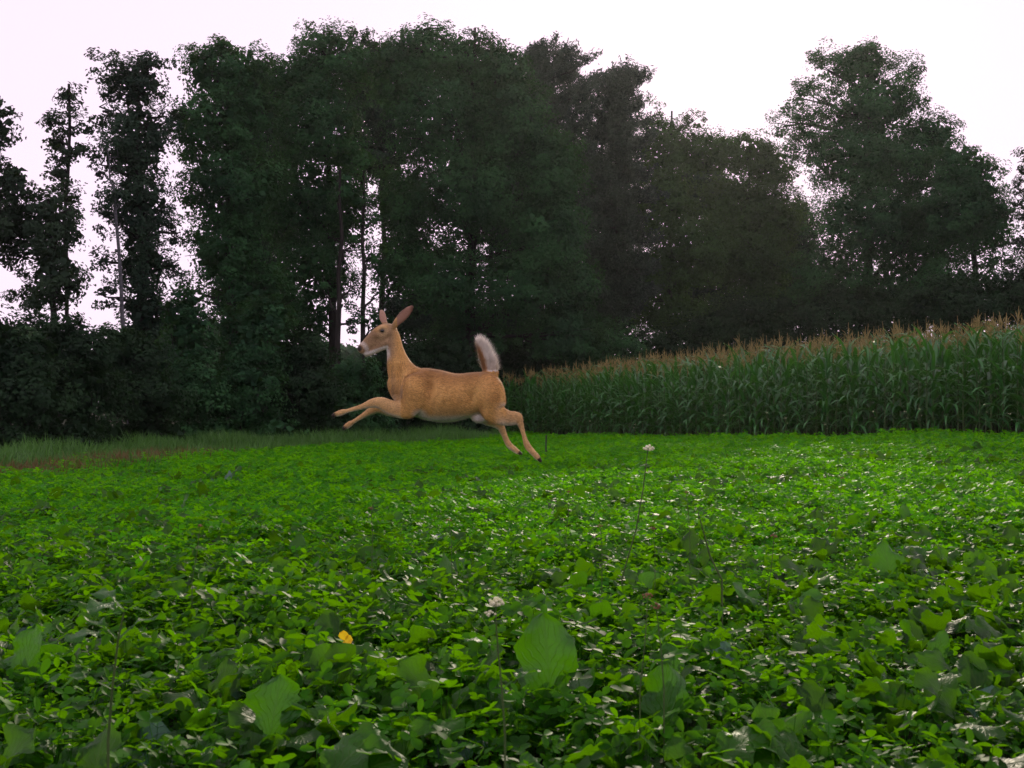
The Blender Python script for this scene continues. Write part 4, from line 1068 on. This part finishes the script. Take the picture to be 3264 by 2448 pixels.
def ordinal(i):
    if i < 20: return ORD[i]
    tens = ['', '', 'twenty', 'thirty', 'forty', 'fifty', 'sixty', 'seventy', 'eighty', 'ninety']
    i += 1
    if i >= 100: return 'hundredth' if i == 100 else 'hundred-and-' + ordinal(i - 101)
    return {20: 'twentieth', 30: 'thirtieth', 40: 'fortieth', 50: 'fiftieth', 60: 'sixtieth', 70: 'seventieth', 80: 'eightieth', 90: 'ninetieth'}[i] if i % 10 == 0 else tens[i // 10] + '-' + ORD[i % 10 - 1]
plan = [(x, y, 'blue' if rng.uniform() < 0.32 else 'brassica') for x, y in pts]
for zone, y0, y1 in (('nearest strip', 0, 3.2), ('middle clover', 3.2, 6.5), ('far clover', 6.5, 99)):
    for kind, word in (('blue', 'waxy grey-green'), ('brassica', 'bright green')):
        ps = sorted([p for p in plan if p[2] == kind and y0 <= p[1] < y1], key=lambda p: p[0] / p[1])
        for k, (x, y, _) in enumerate(ps):
            lab = '%s brassica plant in the %s, %s of its kind from the left' % (word, zone, ordinal(k))
            brassica(x, y, int(rng.integers(3, 7)), rng.uniform(0.6, 1.0) * (0.66 if y < 3.2 else 0.85), kind, lab, '%s brassica plants in the %s' % (word, zone))

def big_leaf_plant(px, py, h, leaves, label, mat='brassica'):
    """leaves: (length, width, azimuth deg, start angle, bend, lobed)"""
    p = ground_at(px, py, h)
    root = empty('turnip_plant', p); tag(root, label, 'turnip plant')
    for q, (L, W, az, b0, b1, lb) in enumerate(leaves):
        V, F, UV = broad_leaf(L, W, lb, (b0, b1), 900 + q + int(px))
        obj('leaf', mesh('broad_leaf', V, F, M[mat], True, {'tint': np.full(len(V), 0.05)}, UV), root, (0, 0, 0), (rng.normal(0, 0.08), 0, R(az)))
big_leaf_plant(550, 705, 0.14, [(0.40, 0.19, 95, 86, 10, 0.45), (0.30, 0.15, 30, 70, 40, 0.8), (0.30, 0.13, 160, 62, 60, 0.8), (0.26, 0.12, 280, 55, 80, 0.8), (0.24, 0.12, 230, 50, 60, 0.8)],
               'largest brassica plant at bottom centre with one broad upright leaf')
big_leaf_plant(668, 735, 0.10, [(0.29, 0.15, 80, 84, 12, 1.0), (0.24, 0.12, 350, 60, 70, 0.9), (0.26, 0.12, 200, 52, 70, 0.9)],
               'lobed bright brassica plant right of the largest one at the bottom')
big_leaf_plant(70, 750, 0.12, [(0.32, 0.17, 30, 30, 30, 0.9), (0.30, 0.15, 150, 40, 50, 0.9), (0.28, 0.14, 270, 35, 60, 0.8)],
               'broad blue-grey leaf plant in the bottom left corner', 'brassica_blue')
big_leaf_plant(1000, 705, 0.14, [(0.32, 0.17, 100, 45, 50, 0.8), (0.30, 0.15, 200, 50, 70, 0.9), (0.26, 0.14, 330, 55, 60, 0.8)],
               'blue-grey curled leaf plant at the lower right edge', 'brassica_blue')
big_leaf_plant(895, 575, 0.18, [(0.36, 0.15, 90, 80, 16, 1.0), (0.28, 0.13, 10, 60, 60, 0.9), (0.26, 0.13, 190, 60, 70, 0.9)],
               'upright veined brassica leaf in the right half of the clover')
big_leaf_plant(20, 680, 0.14, [(0.32, 0.17, 80, 80, 18, 1.0), (0.27, 0.13, 10, 60, 60, 0.9), (0.26, 0.13, 200, 60, 70, 0.9)],
               'dark green lobed leaf plant at the lower left edge')
big_leaf_plant(265, 752, 0.10, [(0.30, 0.14, 85, 80, 18, 1.0), (0.27, 0.13, 0, 55, 50, 0.9), (0.26, 0.13, 190, 50, 60, 0.9)],
               'toothed bright leaf plant at the bottom left of centre')
big_leaf_plant(420, 748, 0.10, [(0.30, 0.16, 60, 30, 40, 0.9), (0.28, 0.14, 170, 35, 50, 0.9), (0.26, 0.13, 300, 40, 60, 0.8)],
               'wide blue-grey flat leaf plant at the bottom centre left', 'brassica_blue')

# ------------------------------------------------------------------ flower stalks, weeds, stake
def stalk_thing(name, label, cat, base, path, r, heads, leaves=(), head_mat='petal'):
    root = empty(name, base); tag(root, label, cat)
    G = Geo(); P = np.array(path, float); V, F = tube(P, np.linspace(r, r * 0.5, len(P)), 5); G.add(V, F)
    obj('stem', G.mesh('stem', M['stem'], True), root)
    for (c, rad, n) in heads:
        H = Geo()
        for q in range(n):
            d = rand_dirs(1)[0] * np.array((1, 1, 0.45)) * rad * rng.uniform(0.3, 1) ** 0.5
            v, f = ball(rad * rng.uniform(0.16, 0.26), 5, 4)
            H.add(v + np.array(c) + d, f)
        obj('flower_head', H.mesh('flower_head', M[head_mat], True), root)
    for (c, L, W, az, b0, b1) in leaves:
        V, F, UV = broad_leaf(L, W, 0.2, (b0, b1), int(abs(az)) + 7)
        obj('leaf', mesh('leaf', V, F, M['brassica'], True, {'tint': np.full(len(V), 0.08)}, UV), root, c, (0, 0, R(az)))
    return root
def pix_path(D, pts):
    w = [px_at(x, y, D) for x, y in pts]
    return w
# tall flower stalk right of centre
w = pix_path(5.2, [(622, 578), (636, 530), (643, 490), (646, 465), (648, 448)])
b = w[0].copy(); b[2] = float(zg(b[0], b[1]))
stalk_thing('flower_stalk', 'tall bent weed stalk with white flower cluster right of the deer hooves', 'flower', b, [(0, 0, 0)] + [p - b for p in w], 0.0042,
            [(w[-1] - b, 0.028, 26), (px_at(649, 472, 5.2) - b, 0.016, 12)], [(w[1] - b, 0.11, 0.03, 10, 35, 60), (px_at(645, 478, 5.2) - b, 0.06, 0.03, 200, 25, 30)])
w = pix_path(2.25, [(505, 735), (502, 690), (498, 650), (496, 622), (496, 604)])
b = w[0].copy(); b[2] = float(zg(b[0], b[1]))
stalk_thing('flower_stalk', 'cream flower head on a short stalk in the near foreground centre', 'flower', b, [(0, 0, 0)] + [p - b for p in w], 0.0026,
            [(w[-1] - b + np.array((0, 0, 0.005)), 0.017, 40), (w[-1] - b + np.array((-0.012, 0, -0.02)), 0.012, 14)], [(w[3] - b, 0.05, 0.03, -40, 15, 10), (w[1] - b, 0.10, 0.025, 20, 40, 50), (w[2] - b, 0.08, 0.02, 200, 40, 50)])
for k, (x0, y0, x1, y1, D, lab) in enumerate([
        (602, 560, 600, 526, 5.0, 'thin seed stalk with brown bud left of the tall flower stalk'),
        (655, 575, 653, 528, 5.0, 'straight dark stem with seed spike right of the tall flower stalk'),
        (640, 690, 648, 596, 2.7, 'dark seed stalk standing behind the lobed bright leaf'),
        (664, 690, 656, 606, 2.7, 'second dark seed stalk leaning left behind the lobed bright leaf'),
        (372, 560, 371, 508, 5.6, 'thin dark weed stem left of centre in the clover'),
        (192, 580, 200, 526, 4.6, 'dark upright weed stem in the left clover'),
        (566, 535, 569, 492, 6.0, 'fine dark stem with small bud below the hind hooves'),
        (690, 545, 686, 492, 5.5, 'fine leaning stem between the two tall weed stalks and the maize'),
        (836, 520, 842, 478, 6.5, 'fine stem with brown bud in the right clover below the maize'),
        (768, 590, 774, 536, 4.2, 'slender seed stalk right of the pale bent stem'),
        (452, 570, 449, 520, 5.2, 'slender dark stalk in the clover below the deer belly')]):
    w = pix_path(D, [(x0, y0), ((x0 + x1) / 2 + 1, (y0 + y1) / 2), (x1, y1)])
    b = w[0].copy(); b[2] = float(zg(b[0], b[1]))
    stalk_thing('weed_stalk', lab, 'weed', b, [(0, 0, 0)] + [p - b for p in w], 0.0022, [(w[-1] - b, 0.014, 12)], [], 'seed')
# reddish bent stems on the right
w = pix_path(4.4, [(722, 580), (710, 556), (703, 530), (698, 512)])
b = w[0].copy(); b[2] = float(zg(b[0], b[1]))
stalk_thing('weed_stalk', 'pale bent stem with drooping leaf in the right clover', 'weed', b, [(0, 0, 0)] + [p - b for p in w], 0.005, [], [(w[-1] - b, 0.16, 0.05, -10, 25, 80), (w[2] - b, 0.14, 0.06, 0, 30, 90)])
# tall leafy weed at left
w = pix_path(2.35, [(108, 740), (112, 690), (118, 640), (124, 612)])
b = w[0].copy(); b[2] = float(zg(b[0], b[1]))
stalk_thing('weed_stalk', 'tall leafy weed with oval leaves at the lower left', 'weed', b, [(0, 0, 0)] + [p - b for p in w], 0.0038, [],
            [(w[q] - b, 0.14, 0.05, a, 35, 60) for q, a in ((1, 10), (1, 190), (2, 60), (2, 240), (2, 150), (3, 20), (3, 140), (3, 260))])
# yellowed clover leaf
p = ground_at(345, 640, 0.25)
root = empty('yellowed_clover', p); tag(root, 'yellow clover leaf with orange edges left of centre foreground', 'clover leaf')
G = Geo(); V, F = tube(np.array([(0, 0, 0), (0, 0, 0.12), (0, -0.01, 0.25)]), [0.0015, 0.0013, 0.001], 4); G.add(V, F)
obj('stem', G.mesh('stem', M['stem'], True), root)
for a, e in ((100, 0.6), (-70, -0.9), (10, -0.2)):
    G = Geo(); d = unit(np.array((math.cos(R(a)) * 0.5, -0.35, math.sin(R(a)))))
    leaflet(G, np.array((0, -0.01, 0.25)), d, np.array((0, -1.0, 0.3)), 0.038, 0.034, True, 0.0)
    obj('leaflet', G.mesh('leaflet', M['yellow_leaf'], True), root)
# thin stake by the hind hooves
p = ground_at(546, 457, 0.1)
G = Geo(); k = p[1] / FPX
V, F = tube(np.array([(0, 0, 0), (0, 0, 0.3), (0.004, 0, 21 * k + 0.1)]), [0.014, 0.014, 0.013], 6); G.add(V, F)
V, F = tube(np.array([(0.004, 0, 21 * k + 0.1), (0.004, 0, 21 * k + 0.115)]), [0.02, 0.012], 6); G.add(V, F)
o = obj('stake', G.mesh('stake', M['metal'], True), None, p)
tag(o, 'thin dark stake standing in the clover behind the hind hooves', 'stake')
# weeds at the foot of the maize
for k in range(16):
    s = rng.uniform(4.5, sl[-1] - 3)
    q = edge_pt(s) - np.array((0.86, 0.5)) * rng.uniform(0.25, 0.6)
    b = np.array((q[0], q[1], float(zg(q[0], q[1]))))
    h = rng.uniform(0.35, 0.75)
    r_ = stalk_thing('weed_stalk', 'small flowering weed at the foot of the front maize row', 'weed', b, [(0, 0, 0), (0.02, 0, h * 0.5), (rng.normal(0, .05), 0, h)], 0.005,
                     [((0, 0, h), 0.03, 8), ((0.04, 0, h * 0.8), 0.02, 5)], [((0.01, 0, h * 0.3), 0.15, 0.04, rng.uniform(0, 360), 40, 60), ((0.01, 0, h * 0.5), 0.13, 0.04, rng.uniform(0, 360), 40, 60)])
    r_['group'] = 'weeds at the foot of the maize'

# ------------------------------------------------------------------ haze added for the veiling glow toward the sun
hz = bpy.data.materials.new('glow_haze')
nt, N, L = nodes(hz)
out = N.new('ShaderNodeOutputMaterial'); pv = N.new('ShaderNodeVolumePrincipled')
pv.inputs['Color'].default_value = (0.93, 0.98, 1.0, 1)
pv.inputs['Density'].default_value = 0.0002
pv.inputs['Anisotropy'].default_value = 0.72
L.new(pv.outputs[0], out.inputs['Volume'])
x0, x1, y0, y1, z0, z1 = -420, 420, -220, 620, -3.5, 24.0
V = [(x, y, z) for x in (x0, x1) for y in (y0, y1) for z in (z0, z1)]
F = np.array([(0, 1, 3, 2), (4, 6, 7, 5), (0, 4, 5, 1), (2, 3, 7, 6), (0, 2, 6, 4), (1, 5, 7, 3)])
o = obj('haze', mesh('haze', V, F, hz))
tag(o, 'thin haze added over the field for the glow toward the sun', 'haze', kind='stuff')
